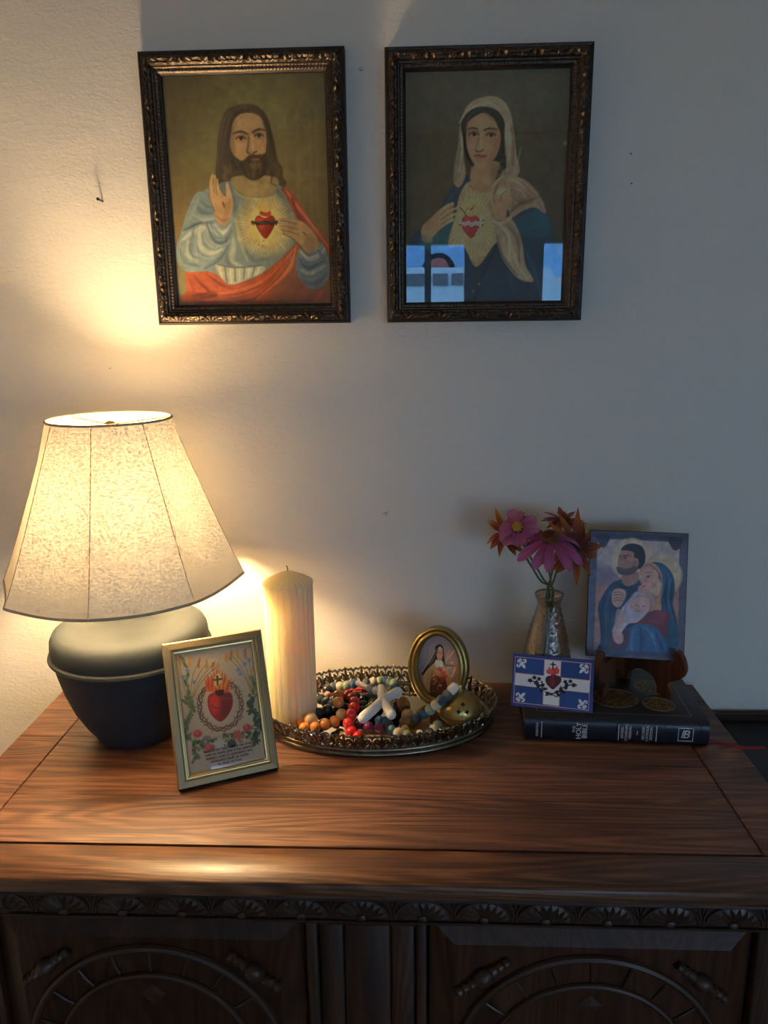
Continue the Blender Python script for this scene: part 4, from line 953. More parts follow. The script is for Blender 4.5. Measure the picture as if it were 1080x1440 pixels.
def plain_rails(parent, W_, H_, prof, m, name='frame_rail', z0=0.0):
    """four mitred rails swept from a (inset, y) profile"""
    n = len(prof)
    for (L_, M_) in ((W_, Matrix.Translation((0, 0, z0))), (W_, Matrix.Translation((0, 0, z0 + H_)) @ Matrix.Rotation(R(180), 4, 'Y')),
                     (H_, Matrix.Translation((-W_ / 2, 0, z0 + H_ / 2)) @ Matrix.Rotation(R(90), 4, 'Y')), (H_, Matrix.Translation((W_ / 2, 0, z0 + H_ / 2)) @ Matrix.Rotation(R(-90), 4, 'Y'))):
        vs = [(-L_ / 2 + t, y, t) for t, y in prof] + [(L_ / 2 - t, y, t) for t, y in prof]
        MB().add(vs, [(i, (i + 1) % n, (i + 1) % n + n, i + n) for i in range(n)] + [tuple(range(n))[::-1], tuple(range(n, 2 * n))], M_).build(name, m, parent, angle=25)

def paint_flaming_heart():
    c = Canvas(170, 262, [(246.2, 923.3), (352.7, 903.4), (375.3, 1070.4), (267.3, 1091.7)], (150, 134, 108))
    c.fr = (220, 870, 5.539)
    c.glow(440, 350, 330, (172, 156, 122), .7); c.glow(560, 1180, 420, (140, 120, 102), .7)  # fall of light painted into the paper: lighter above, darker below
    c.s_([(152, 300), (268, 1225)], 1.2, (142, 84, 62), .8, .7); c.s_([(268, 1222), (855, 1108)], 1.0, (150, 110, 84), .8, .6)
    rnd = random.Random(3)
    def leaf(x, y, a, l, w, col): c.s_([(x, y), (x + l * .5 * math.cos(a) - w * .3 * math.sin(a), y + l * .5 * math.sin(a) + w * .3 * math.cos(a)), (x + l * math.cos(a), y + l * math.sin(a))], w / 3.6, col, .6, .9, None, (.35, .15))
    # wheat and cornflowers at either side
    for sgn, bx, by, tx in ((1, 262, 680, 215), (-1, 755, 600, 690)):
        for k in range(6):
            a = -1.9 + .26 * k if sgn > 0 else -1.25 - .26 * k
            L_ = 330 - 14 * k; pts = [(bx, by), (bx - sgn * 15 + L_ * .5 * math.cos(a), by - 90 - L_ * .35), (bx + L_ * .75 * math.cos(a) + sgn * 8 * k, by - 120 - L_ * .66)]
            c.s_(pts, 1.1, (120, 96, 48), .6, .8)
            ex, ey = pts[-1]
            for j in range(7): leaf(ex + rnd.uniform(-4, 4), ey + j * 10 - 20, a + rnd.uniform(-.4, .4), 30, 9, (168, 122, 62) if k % 2 else (150, 96, 48))
        for k in range(16):
            y = by - 330 + k * 24; x = bx - sgn * (38 - 1.6 * k) + rnd.uniform(-12, 12)
            leaf(x, y, -1.57 + rnd.uniform(-.9, .9), rnd.uniform(45, 75), 13, ((82, 96, 58), (104, 112, 64), (64, 78, 50))[k % 3])
        for fx, fy in ((240, 420), (208, 470), (290, 510)) if sgn > 0 else ((640, 410), (690, 360), (725, 330), (655, 440)):
            for q in range(6): leaf(fx, fy, q * 1.05, 22, 9, (104, 118, 136))
            c.e(fx, fy, 5, 5, (70, 80, 104), .6)
    # leaf garlands down both sides
    for k in range(130):
        t = k / 129; side = k % 2
        x = (235 + 55 * t + 30 * math.sin(t * 9)) if side else (752 + 48 * t - 22 * math.sin(t * 8)); y = 620 + (500 if side else 380) * t
        c.e(x + rnd.uniform(-26, 26), y + rnd.uniform(-16, 16), rnd.uniform(11, 26), rnd.uniform(7, 15), ((58, 72, 44), (78, 92, 54), (42, 54, 38), (92, 96, 58))[k % 4], .9, .85, rnd.uniform(0, 3))
    # bottom garland
    for k in range(64):
        t = k / 63; x = 300 + 470 * t; y = 985 + 30 * math.sin(t * 3.1) - 95 * t + rnd.uniform(-40, 34)
        leaf(x, y, rnd.uniform(0, 6.28), rnd.uniform(26, 52), 15, ((58, 74, 48), (80, 94, 58), (46, 58, 44), (98, 100, 66))[k % 4])
    for x, y, r_, col in ((322, 912, 36, (158, 58, 56)), (412, 1020, 34, (160, 56, 58)), (712, 866, 34, (150, 54, 54)), (640, 925, 30, (142, 62, 50)), (290, 1040, 14, (128, 46, 46))):
        c.e(x, y, r_, r_ * .86, col, 1); c.e(x - 6, y - 6, r_ * .5, r_ * .4, tuple(min(255, v + 34) for v in col), 1.6, .8)
        for q in range(4): c.s_([(x + r_ * .6 * math.cos(q * 1.6), y + r_ * .5 * math.sin(q * 1.6)), (x + r_ * .3 * math.cos(q * 1.6 + 1), y + r_ * .3 * math.sin(q * 1.6 + 1))], 1, (110, 30, 36), .6, .7)
    for q in range(9): leaf(640, 925, q * .7, 46, 13, (150, 70, 54)); leaf(500, 985, q * .7, 52, 13, (150, 146, 128))
    c.e(590, 990, 36, 34, (54, 56, 48), 1.4, .9); c.e(395, 945, 34, 20, (104, 96, 98), 1.6, .8)
    # halo and thorn crown
    c.glow(490, 700, 150, (176, 160, 134), .6)
    for q in range(3):
        th = np.linspace(0, 2 * math.pi, 46, endpoint=False) + q
        c.s_([(500 + (165 + 16 * math.sin(7 * t + 2.1 * q)) * math.cos(t), 690 + (188 + 16 * math.sin(7 * t + 2.1 * q)) * math.sin(t)) for t in np.r_[th, th[0]]], 1.7, ((92, 66, 48), (66, 46, 36), (112, 84, 60))[q], .6, .9)
    for k in range(64):
        t = 2 * math.pi * k / 64; r_ = 165 + rnd.uniform(-14, 14); d_ = 1 if k % 3 else -1
        c.s_([(500 + r_ * math.cos(t), 690 + 1.13 * r_ * math.sin(t)), (500 + (r_ + d_ * 26) * math.cos(t + .07), 690 + 1.13 * (r_ + d_ * 26) * math.sin(t + .07))], 1.1, (74, 52, 40), .5, .9, None, (1, .2))
    # flames
    c.p([(392, 570), (400, 520), (440, 490), (480, 480), (520, 490), (555, 515), (560, 565), (480, 585)], (206, 84, 34), 2)
    for k in range(19):
        u = k / 18; bx_ = 398 + 158 * u; top = 515 - 105 * math.sin(math.pi * (.12 + .76 * u)) + 26 * (k % 2); lean = (u - .5) * 46
        c.s_([(bx_, 572), (bx_ + lean * .3 + 6 * math.sin(k * 2.3), 530), (bx_ + lean, top)], 4.6, ((204, 78, 32), (226, 122, 44), (182, 54, 30))[k % 3], .8, .95, None, (1, .12))
    c.p([(470, 440), (500, 455), (512, 490), (490, 530), (462, 545), (446, 500)], (226, 180, 104), 2, .85)
    c.s_([(472, 462), (476, 530)], 3.0, (88, 62, 48), .6, 1, None, (1, 1), False); c.s_([(446, 492), (508, 482)], 3.0, (88, 62, 48), .6, 1, None, (1, 1), False)
    # heart
    h = c.p([(490, 600), (445, 590), (405, 615), (398, 680), (420, 750), (462, 800), (505, 818), (555, 775), (592, 700), (596, 630), (575, 588), (530, 590)], (132, 34, 26), .9)
    c.p([(410, 630), (470, 615), (500, 690), (450, 770), (415, 700)], (176, 56, 38), 7, .8, h); c.p([(510, 600), (590, 600), (580, 720), (520, 800), (500, 700)], (92, 38, 36), 8, .8, h)
    c.p([(455, 575), (525, 568), (520, 605), (490, 615), (465, 605)], (62, 36, 34), 1, .95); c.s_([(430, 690), (470, 715), (500, 705)], 1.6, (98, 24, 22), 1, .8)
    c.s_([(500, 640), (590, 632)], 1, (150, 120, 104), .8, .4, h)
    c.grain(2.0, 2)
    return c

gf = empty('gilt_photo_frame', (-0.2353, -0.2401, TOP + 0.0050), R(24.1), 'champagne metal frame with a flaming heart card leaning in front of lamp', 'picture frame', rx=R(-21.8))
GW, GH = 0.1265, 0.1800
plain_rails(gf, GW, GH, [(0.0, 0.0125), (0.0, 0.0020), (0.0012, 0.0), (0.0085, -0.0012), (0.0102, -0.0005), (0.0108, 0.0012), (0.0108, 0.0125)], M_CHAMP)
plain_rails(gf, GW - 0.0214, GH - 0.0214, [(0.0, 0.0105), (0.0, 0.0008), (0.0014, 0.0006), (0.0020, 0.0022), (0.0034, 0.0024), (0.0046, 0.0048), (0.0046, 0.0105)], M_GILT, 'inner_lip', 0.0107)
sw, shh = GW - 0.0214 - 0.0088, GH - 0.0214 - 0.0088
paint_flaming_heart().mesh('print', sw, shh, 2.3, M_INK, gf, y=0.0062, z0=0.0151)
MB().box(-GW / 2 + 0.003, GW / 2 - 0.003, 0.0072, 0.0122, 0.003, GH - 0.003).build('backing', M_CARDBK, gf, smooth=False)
MB().box(-sw / 2 - .002, sw / 2 + .002, 0.0046, 0.0052, 0.0145, 0.0145 + shh + .001).build('glass', pane_mat('small pane', (0.97, 0.97, 0.97), 0.02, 1.45), gf, smooth=False)
M_TEXT = mat('black lettering', (0.035, 0.028, 0.025), 0.7)
for k, ln in enumerate(('Behold this heart which has loved', 'men so much, that it has spared', 'nothing, even to exhausting and', 'consuming itself, to testify', 'to them its love.')):
    text_mesh('lettering', ln, 0.0046, M_TEXT, gf, Matrix.Translation((0.0035, 0.0059, 0.0151 + 0.0232 - k * 0.0045)) @ Matrix.Rotation(R(90), 4, 'X'), font_w=1.6)
# strut behind
MB().add([(-0.022, 0.0125, 0.115), (0.022, 0.0125, 0.115), (0.026, 0.0600, 0.0190), (-0.026, 0.0600, 0.0190), (-0.022, 0.0145, 0.115), (0.022, 0.0145, 0.115), (0.026, 0.0620, 0.0200), (-0.026, 0.0620, 0.0200)],
         [(0, 1, 2, 3), (4, 7, 6, 5), (0, 4, 5, 1), (1, 5, 6, 2), (2, 6, 7, 3), (3, 7, 4, 0)]).build('strut', M_CARDBK, gf, smooth=False)

# ================================================================== FILIGREE TRAY
M_SILVER = mat('aged silver', (0.30, 0.26, 0.20), 0.26, 0.95, var=(120, 0.25, (0.15, 0.13, 0.10)))
M_MIRROR = mat('mirror', (0.72, 0.70, 0.66), 0.06, 1.0)
TX, TY, TA, TB, TYAW = -0.054, -0.0800, 0.1640, 0.0990, R(4.4)
tray = empty('filigree_tray', (TX, TY, TOP), TYAW, 'oval mirrored tray with openwork silver gallery holding beads and candle', 'tray')
def ell(a, off, z_): return ((TA + off) * math.cos(a), (TB + off) * math.sin(a), z_)
def ell_sweep(prof, n=120):
    """closed sweep of an (offset, z) outline round the oval"""
    m = len(prof); vs = [ell(2 * math.pi * k / n, o, zz) for k in range(n) for o, zz in prof]
    fs = [(k * m + i, k * m + (i + 1) % m, ((k + 1) % n) * m + (i + 1) % m, ((k + 1) % n) * m + i) for k in range(n) for i in range(m)]
    return MB().add(vs, fs)
ell_sweep([(-0.006, 0.0004), (0.0005, 0.0004), (0.0022, 0.0025), (0.0018, 0.0055), (-0.0002, 0.0068), (0.0012, 0.0086), (0.0006, 0.0118), (-0.0018, 0.0132), (-0.0050, 0.0132), (-0.0070, 0.0118)]).build('base_rim', M_SILVER, tray, angle=50)
pl = [ell(2 * math.pi * k / 96, -0.004, 0.0) for k in range(96)]
MB().prism([(x, y) for x, y, _ in pl], 0.0045, 0.0105).build('mirror_plate', M_MIRROR, tray, smooth=False)
# openwork gallery: one repeat of scrolls, bent round the oval, flaring outwards
NG = 34; GH_ = 0.0235; FL = 0.0085
def gal(a, s_, t): return ell(a + s_, FL * t - 0.0022, 0.0125 + GH_ * t)
per = [0.0]; NN = 720
for k in range(NN):
    p0, p1 = ell(2 * math.pi * k / NN, 0, 0), ell(2 * math.pi * (k + 1) / NN, 0, 0); per.append(per[-1] + math.hypot(p1[0] - p0[0], p1[1] - p0[1]))
per = np.array(per); angs = np.linspace(0, 2 * math.pi, NN + 1)
def at_len(u): return float(np.interp((u % 1.0) * per[-1], per, angs))
def gpt(u0, dx, t): return gal(at_len(u0 + dx / per[-1]), 0, t)
pitch = per[-1] / NG
for k in range(NG):
    u0 = (k + .5) / NG; g_ = MB(); h = pitch / 2
    for s_ in (-1, 1):
        th = np.linspace(-1.5, 4.1, 13)
        g_.tube([gpt(u0, s_ * (h * .46 + h * .40 * math.cos(t) * (1 - .05 * i)), .40 + .34 * math.sin(t) * (1 - .04 * i)) for i, t in enumerate(th)], 0.0017, 6)
        g_.tube([gpt(u0, s_ * x * h, t) for x, t in ((.02, .06), (.22, .30), (.30, .55), (.55, .62), (.60, .40), (.42, .34))], [.0018, .0021, .0020, .0018, .0016, .0010], 6)
        g_.tube([gpt(u0, s_ * x * h, t) for x, t in ((1.0, .78), (.72, .93), (.35, .86), (.12, .98))], [.0021, .0020, .0018, .0012], 6)
    g_.tube([gpt(u0, 0, t) for t in (.0, .3, .62, .9, 1.08)], [.0020, .0016, .0024, .0018, .0008], 6)
    g_.tube([gpt(u0 + .5 / NG, 0, t) for t in (.0, .5, .80)], [.0014, .0010, .0014], 5)
    g_.build('gallery_scroll', M_SILVER, tray)
MB().tube([gal(2 * math.pi * k / 160, 0, 0.02) for k in range(160)], 0.0012, 5, closed=True).build('gallery_wire', M_SILVER, tray)

# ================================================================== PILLAR CANDLE ON A BEADED GLASS PLATE
ZTR = TOP + 0.0105
CXc, CYc, RC = -0.1765, -0.098, 0.0343
gp = empty('glass_plate', (CXc, CYc, ZTR), 0, 'small clear glass plate with beaded edge under the pillar candle', 'plate')
M_CLEAR = pane_mat('clear glass', (0.93, 0.93, 0.90), 0.05, 1.5, 0.08)
MB().lathe([(0.0, 0.0), (0.034, 0.0), (0.038, 0.003), (0.0365, 0.0045), (0.033, 0.0025), (0.0, 0.0022)], 40).build('dish', M_CLEAR, gp)
gb = MB().sphere((0, 0, 0), 0.0021, 8, 6).build('bead', M_CLEAR, gp)
for k in range(46):
    o = gb if k == 0 else gb.copy()
    if k: COL.objects.link(o); o.parent = gp
    a = 2 * math.pi * k / 46; o.location = (0.0375 * math.cos(a), 0.0375 * math.sin(a), 0.0058)
M_WAX = mat('ivory wax', (0.94, 0.76, 0.47), 0.5, 0, 0.3, sss=1.0)
M_WAX.node_tree.nodes['Principled BSDF'].inputs['Subsurface Radius'].default_value = (0.060, 0.044, 0.024)
cd = empty('pillar_candle', (CXc, CYc, ZTR + 0.0024), 0, 'tall ivory fluted pillar candle with pointed top and dark wick', 'candle')
CH = 1.0385 - (ZTR + 0.0024)
def wax(u, v):
    a = 2 * math.pi * u; fl = abs(math.cos(a * 11))
    if v < 0.9: zz = CH * v / 0.9; r = RC * (1 - 0.075 * (1 - fl ** 0.8)); r *= 0.985 if v < 0.012 else 1
    else:
        t = (v - 0.9) / 0.1; r = RC * (1 - 0.075 * (1 - fl ** 0.8) * (1 - t * .5)) * (1 - t) ** 0.85 * (1 - 0.02 * t) + 0.0006; zz = CH + 0.0165 * t ** 0.9
    return (r * math.cos(a), r * math.sin(a), zz)
MB().grid(wax, 176, 40).add([(0, 0, 0.0)], []).build('wax_body', M_WAX, cd, angle=60)
MB().tube([(0, 0, CH + 0.014), (0.0003, 0, CH + 0.0195), (-0.0014, 0.0004, CH + 0.0235)], [0.0011, 0.001, 0.0007], 6).build('wick', mat('wick', (0.30, 0.24, 0.16), 0.9), cd)

# ================================================================== BEADS LYING IN THE TRAY
BC = {'orange': (0.78, 0.29, 0.07), 'tan': (0.78, 0.50, 0.22), 'rust': (0.58, 0.19, 0.05), 'red': (0.75, 0.022, 0.022), 'crimson': (0.48, 0.02, 0.03),
      'slate': (0.055, 0.085, 0.11), 'navy': (0.03, 0.04, 0.055), 'bluegrey': (0.15, 0.19, 0.25), 'sage': (0.27, 0.33, 0.24), 'cream': (0.58, 0.52, 0.38), 'blue': (0.022, 0.075, 0.17),
      'teal': (0.12, 0.26, 0.31), 'bright': (0.03, 0.16, 0.42), 'purple': (0.22, 0.035, 0.12), 'plum': (0.06, 0.015, 0.04), 'brown': (0.33, 0.16, 0.045), 'white': (0.78, 0.76, 0.72), 'pink': (0.55, 0.30, 0.27), 'black': (0.012, 0.012, 0.015)}
GLOSSY = {'orange', 'red', 'crimson', 'rust', 'tan', 'purple', 'plum', 'brown', 'navy', 'black'}
BM = {k: mat('bead ' + k, v, 0.22 if k in GLOSSY else 0.55, 0, 0.5, 0.5 if k in GLOSSY else 0.0, sheen=0.0 if k in GLOSSY else 0.2) for k, v in BC.items()}
_bead = {}
def bead_mesh(r, kind, col):
    key = (round(r, 4), kind, col)
    if key not in _bead:
        if kind == 'round': o = MB().sphere((0, 0, 0), r, 18, 12, (1, 1, 0.95))
        elif kind == 'barrel': o = MB().lathe([(0.0, -r * 1.05), (r * .7, -r * 1.05), (r * .95, -r * .8), (r, 0), (r * .95, r * .8), (r * .7, r * 1.05), (0.0, r * 1.05)], 18)
        else: o = MB().lathe([(0.0, -r * .62), (r * .75, -r * .62), (r * .98, -r * .3), (r, 0), (r * .98, r * .3), (r * .75, r * .62), (0.0, r * .62)], 18)
        ob = o.build('bead', BM[col]); _bead[key] = ob.data; bpy.data.objects.remove(ob)
    return _bead[key]
M_CORD = mat('cord', (0.20, 0.15, 0.10), 0.9)
def strand(name, label, cat, beads, cord=True, ext=()):
    """beads: (x, y, z, colour, radius, kind)"""
    b0 = beads[0]; zmin = ZTR
    t = empty(name, (b0[0], b0[1], zmin), 0, label, cat, 'bead strings lying in the tray')
    L_ = [Vector((b[0] - b0[0], b[1] - b0[1], b[2] - zmin)) for b in beads]
    for i, b in enumerate(beads):
        r = b[4]; kind = b[5] if len(b) > 5 else 'round'
        o = link_mesh('bead', bead_mesh(r, kind, b[3]), None, t); o.location = L_[i]
        d = (L_[min(i + 1, len(L_) - 1)] - L_[max(i - 1, 0)])
        if d.length > 1e-6: o.rotation_euler = d.to_track_quat('Z', 'Y').to_euler()
    if cord and len(L_) > 1: MB().tube([tuple(p) for p in L_], 0.0008, 5).build('cord', M_CORD, t)
    return t, Vector((b0[0], b0[1], zmin))
rO = 0.0082
strand('wooden_rosary', 'string of orange and tan wooden beads beside the candle foot', 'rosary',
       [(-0.1610, -0.1250, .8412, 'orange', .0083), (-0.1470, -0.1300, .8480, 'tan', .0095), (-0.1550, -0.1400, .8405, 'orange', .0078), (-0.1402, -0.1385, .8405, 'orange', .0083), (-0.1276, -0.1312, .8412, 'orange', .0086), (-0.1146, -0.1259, .8425, 'orange', .0083), (-0.1054, -0.1156, .8480, 'tan', .0088), (-0.1112, -0.1005, .8585, 'orange', .0085), (-0.1125, -0.0850, .8610, 'rust', .0083)])
strand('red_rosary', 'string of glossy red beads curving beside the white cross', 'rosary',
       [(-0.0993, -0.0730, .8560, 'crimson', .0080), (-0.0924, -0.0845, .8575, 'crimson', .0080), (-0.0885, -0.0965, .8570, 'red', .0080), (-0.0886, -0.1097, .8550, 'red', .0083), (-0.0919, -0.1235, .8520, 'red', .0085), (-0.0939, -0.1385, .8470, 'red', .0082), (-0.0890, -0.1500, .8405, 'red', .0082), (-0.0790, -0.1580, .8390, 'red', .0075)])
t, o0 = strand('bead_garland', 'string of slate, sage and blue silicone beads carrying a white bead cross', 'rosary',
       [(-0.1392, -0.1011, .8415, 'navy', .0085), (-0.1290, -0.0900, .8415, 'navy', .0080), (-0.1224, -0.0775, .8430, 'bluegrey', .0080), (-0.1328, -0.0690, .8415, 'slate', .0080), (-0.1417, -0.0590, .8412, 'slate', .0078), (-0.1330, -0.0490, .8430, 'pink', .0055),
        (-0.1354, -0.0343, .8440, 'navy', .0082), (-0.1265, -0.0265, .8440, 'slate', .0078), (-0.1168, -0.0270, .8460, 'cream', .0074), (-0.1062, -0.0275, .8480, 'sage', .0074), (-0.0956, -0.0267, .8500, 'blue', .0074)])
strand('bead_garland', 'back row of slate, cream, sage and blue beads below the filigree gallery', 'rosary',
       [(-0.0775, -0.0100, .8440, 'slate', .0072), (-0.0676, -0.0070, .8440, 'cream', .0072), (-0.0571, -0.0040, .8440, 'sage', .0072), (-0.0482, -0.0030, .8440, 'blue', .0072), (-0.0410, -0.0080, .8450, 'slate', .0072), (-0.0345, -0.0200, .8480, 'sage', .0078), (-0.0320, -0.0345, .8495, 'blue', .0070), (-0.0370, -0.0470, .8510, 'slate', .0078)])
strand('bead_string', 'three dark purple glossy beads in front of the white cross', 'rosary', [(-0.0800, -0.1265, .8400, 'plum', .0078), (-0.0667, -0.1348, .8400, 'purple', .0078), (-0.0516, -0.1359, .8400, 'purple', .0078)])
strand('bead_string', 'short row of blue, teal and cream beads under the white cross arm', 'rosary',
       [(-0.0526, -0.1160, .8395, 'bright', .0066), (-0.0420, -0.1170, .8400, 'bright', .0066), (-0.0395, -0.1295, .8400, 'slate', .0076), (-0.0348, -0.1415, .8395, 'teal', .0068), (-0.0250, -0.1500, .8400, 'cream', .0074), (-0.0130, -0.1520, .8390, 'sage', .0062)])
strand('bead_string', 'column of large brown wooden beads in front of the oval frame', 'rosary',
       [(-0.0188, -0.0844, .8480, 'brown', .0090, 'barrel'), (-0.0132, -0.1060, .8430, 'tan', .0086), (-0.0150, -0.1220, .8415, 'brown', .0090), (-0.0158, -0.1370, .8385, 'tan', .0062)])
strand('bead_strap', 'row of slate, blue, sage and cream beads rising over the brass ball', 'rosary',
       [(-0.0015, -0.1180, .8440, 'slate', .0084), (0.0105, -0.1200, .8530, 'blue', .0074), (0.0188, -0.1220, .8605, 'sage', .0078), (0.0268, -0.1230, .8680, 'cream', .0076), (0.0345, -0.1230, .8750, 'slate', .0076), (0.0422, -0.1200, .8820, 'slate', .0074), (0.0505, -0.1150, .8890, 'white', .0070, 'barrel')])
strand('bead_string', 'four sage, tan and slate beads at the tray edge below the brass ball', 'rosary',
       [(0.0040, -0.1500, .8385, 'white', .0062, 'disc'), (0.0180, -0.1485, .8395, 'slate', .0074), (0.0240, -0.1425, .8410, 'cream', .0078), (0.0290, -0.1365, .8435, 'sage', .0078)])
strand('bead_string', 'dark heap of black glossy beads behind the white cross', 'rosary',
       [(-0.0780, -0.0760, .8400, 'black', .0085), (-0.0690, -0.0880, .8400, 'black', .0085), (-0.0790, -0.0930, .8400, 'black', .0085), (-0.0620, -0.0730, .8400, 'black', .0085), (-0.0700, -0.1010, .8400, 'black', .0085), (-0.0560, -0.0880, .8400, 'black', .0085), (-0.0600, -0.1000, .8400, 'black', .0085), (-0.1130, -0.0620, .8400, 'black', .0085), (-0.1040, -0.0520, .8400, 'black', .0085), (-0.0900, -0.0500, .8400, 'black', .0085), (-0.0780, -0.0560, .8400, 'black', .0085), (-0.1170, -0.0920, .8400, 'black', .0080), (-0.1060, -0.0870, .8400, 'black', .0080), (-0.0280, -0.0680, .8400, 'black', .0080), (-0.0330, -0.0920, .8400, 'black', .0080)])
# white cross resting on the beads
M_WHITE = mat('white silicone', (0.80, 0.78, 0.74), 0.42, 0, 0.4)
wc = empty('white_cross', (-0.0480, -0.1060, ZTR), 0, 'chunky white rounded cross lying on the heap of beads', 'cross')
def wp(x, y, zz): return (x + 0.048, y + 0.106, zz - ZTR)
MB().tube([wp(-0.0735, -0.1490, .8605), wp(-0.0715, -0.1455, .8612), wp(-0.0600, -0.1270, .8630), wp(-0.0480, -0.1060, .8650), wp(-0.0370, -0.0925, .8660), wp(-0.0285, -0.0840, .8665), wp(-0.0268, -0.0822, .8665)], [.0058, .0076, .0072, .0066, .0066, .0074, .0058], 14).sphere(wp(-0.0728, -0.1478, .8607), .0074, 14, 10).sphere(wp(-0.0275, -0.0829, .8665), .0072, 14, 10).build('upright', M_WHITE, wc)
MB().tube([wp(-0.0518, -0.0685, .8650), wp(-0.0516, -0.0715, .8650), wp(-0.0500, -0.0880, .8650), wp(-0.0475, -0.1055, .8650), wp(-0.0400, -0.1270, .8640), wp(-0.0352, -0.1400, .8635), wp(-0.0346, -0.1430, .8635)], [.0052, .0068, .0064, .0066, .0064, .0072, .0056], 14).sphere(wp(-0.0517, -0.0697, .8650), .0066, 14, 10).sphere(wp(-0.0348, -0.1420, .8635), .0070, 14, 10).build('crossbar', M_WHITE, wc)
MB().sphere(wp(-0.0590, -0.0775, .8655), .0060, 14, 10).build('end_bead', M_WHITE, wc)
MB().lathe([(0.0, -.0045), (.008, -.0045), (.0095, -.002), (.0095, .002), (.008, .0045), (0.0, .0045)], 18, Matrix.Translation(wp(-0.0660, -0.0690, .8620)) @ Matrix.Rotation(R(70), 4, 'Y')).build('grey_bead', BM['bluegrey'], wc)
MB().tube([wp(-0.0700, -0.0640, .8620), wp(-0.0885, -0.0480, .8630)], .0042, 10).build('clip', M_WHITE, wc)
# red tag and pale booklet at the back
M_REDF = mat('red felt', (0.55, 0.03, 0.035), 0.9); M_PINKC = mat('pink card', (0.62, 0.30, 0.22), 0.8)
rt = empty('red_tag', (-0.1050, -0.0050, ZTR), R(10), 'small red felt tag with scalloped edge lying at the back of tray', 'tag')
sc = [(0.0215 + 0.0016 * (i % 2)) * 1.0 for i in range(24)]
MB().prism([(sc[i] * 1.5 * max(-1, min(1, 1.25 * math.cos(2 * math.pi * i / 24))), sc[i] * .45 * max(-1, min(1, 1.3 * math.sin(2 * math.pi * i / 24)))) for i in range(24)], 0.0016, 0.0040).build('felt', M_REDF, rt, smooth=False)
MB().box(-0.043, 0.018, -0.011, 0.004, 0.0, 0.0015).build('card_strip', M_PINKC, rt, smooth=False)
pb = empty('paper_card', (-0.066, -0.150, ZTR), R(2), 'pale paper card lying flat under the beads at the tray front', 'card')
MB().box(-0.040, 0.030, -0.014, 0.020, 0.0, 0.0008).build('sheet', mat('pale paper', (0.62, 0.48, 0.36), 0.8), pb, smooth=False)
# small brass dish
M_BRASS = mat('aged brass', (0.55, 0.40, 0.14), 0.32, 0.9, var=(70, 0.28, (0.38, 0.27, 0.10)), bump=(90, 0.12, 0.001))
bd = empty('brass_medal_case', (0.0085, -0.1250, ZTR), 0, 'low round brass case lying below the oval frame', 'case')
MB().lathe([(0.0, 0.0), (0.0150, 0.0), (0.0172, 0.0012), (0.0172, 0.0035), (0.0155, 0.0050), (0.0135, 0.0052), (0.0120, 0.0040), (0.0, 0.0036)], 40).build('body', M_BRASS, bd)
MB().lathe([(0.0115, 0.0038), (0.0110, 0.0050), (0.0075, 0.0046), (0.0, 0.0044)], 32).build('medallion', mat('medal rose', (0.50, 0.24, 0.13), 0.4, 0.4), bd)

# ================================================================== BRASS BALL WITH CUT-OUT CROSSES
bl_ = empty('brass_incense_ball', (0.0600, -0.1055, ZTR), 0, 'round brass incense ball with three cut-out crosses in the tray', 'incense ball')
RBb = 0.0305; zs_ = 0.0205
low = [(0.0, 0.0002), (0.010, 0.0002), (0.0150, 0.0022), (0.0225, 0.0075), (0.0280, 0.0140), (0.0300, 0.0190), (0.0312, 0.0198), (0.0312, 0.0212), (0.0, 0.0214)]
MB().lathe(low, 48).build('lower_half', M_BRASS, bl_)
def dome(r): return zs_ + 0.0008 + 0.0275 * math.sqrt(max(0, 1 - (r / 0.0312) ** 2)) ** 0.95
MB().lathe([(0.0305, zs_ + 0.0008), (0.0314, zs_ + 0.0014), (0.0312, zs_ + 0.0028)] + [(0.0310 * math.cos(t), zs_ + 0.003 + 0.0262 * math.sin(t)) for t in np.linspace(0.02, 1.45, 14)] + [(0.0, zs_ + 0.0295)], 48).build('upper_half', M_BRASS, bl_)
MB().lathe([(0.0, zs_ + 0.028), (0.0052, zs_ + 0.0285), (0.0058, zs_ + 0.031), (0.0035, zs_ + 0.0335), (0.0032, zs_ + 0.036), (0.0048, zs_ + 0.0375), (0.0040, zs_ + 0.0400), (0.0, zs_ + 0.041)], 16).build('finial', M_BRASS, bl_)
M_HOLE = mat('dark hole', (0.006, 0.005, 0.004), 0.9)
def dome_pt(az, el): r = 0.0310 * math.cos(el) + 0.0002; return Vector((r * math.sin(az), -r * math.cos(az), zs_ + 0.003 + 0.0262 * math.sin(el) + 0.0001))
for az, el in ((R(9), R(43)), (R(-5), R(22)), (R(18), R(20))):
    c0 = dome_pt(az, el); ex = (dome_pt(az + .02, el) - c0).normalized(); ez = (dome_pt(az, el + .02) - c0).normalized(); nn = ex.cross(ez)
    if nn.y > 0: nn = -nn
    a, b = 0.0032, 0.0011; outl = [(-b, -a), (b, -a), (b, -b), (a, -b), (a, b), (b, b), (b, a), (-b, a), (-b, b), (-a, b), (-a, -b), (-b, -b)]
    Mx = Matrix(((ex.x, ez.x, nn.x, c0.x), (ex.y, ez.y, nn.y, c0.y), (ex.z, ez.z, nn.z, c0.z), (0, 0, 0, 1)))
    MB().prism(outl, -0.0015, 0.0003, Mx).build('cut_cross', M_HOLE, bl_, smooth=False)

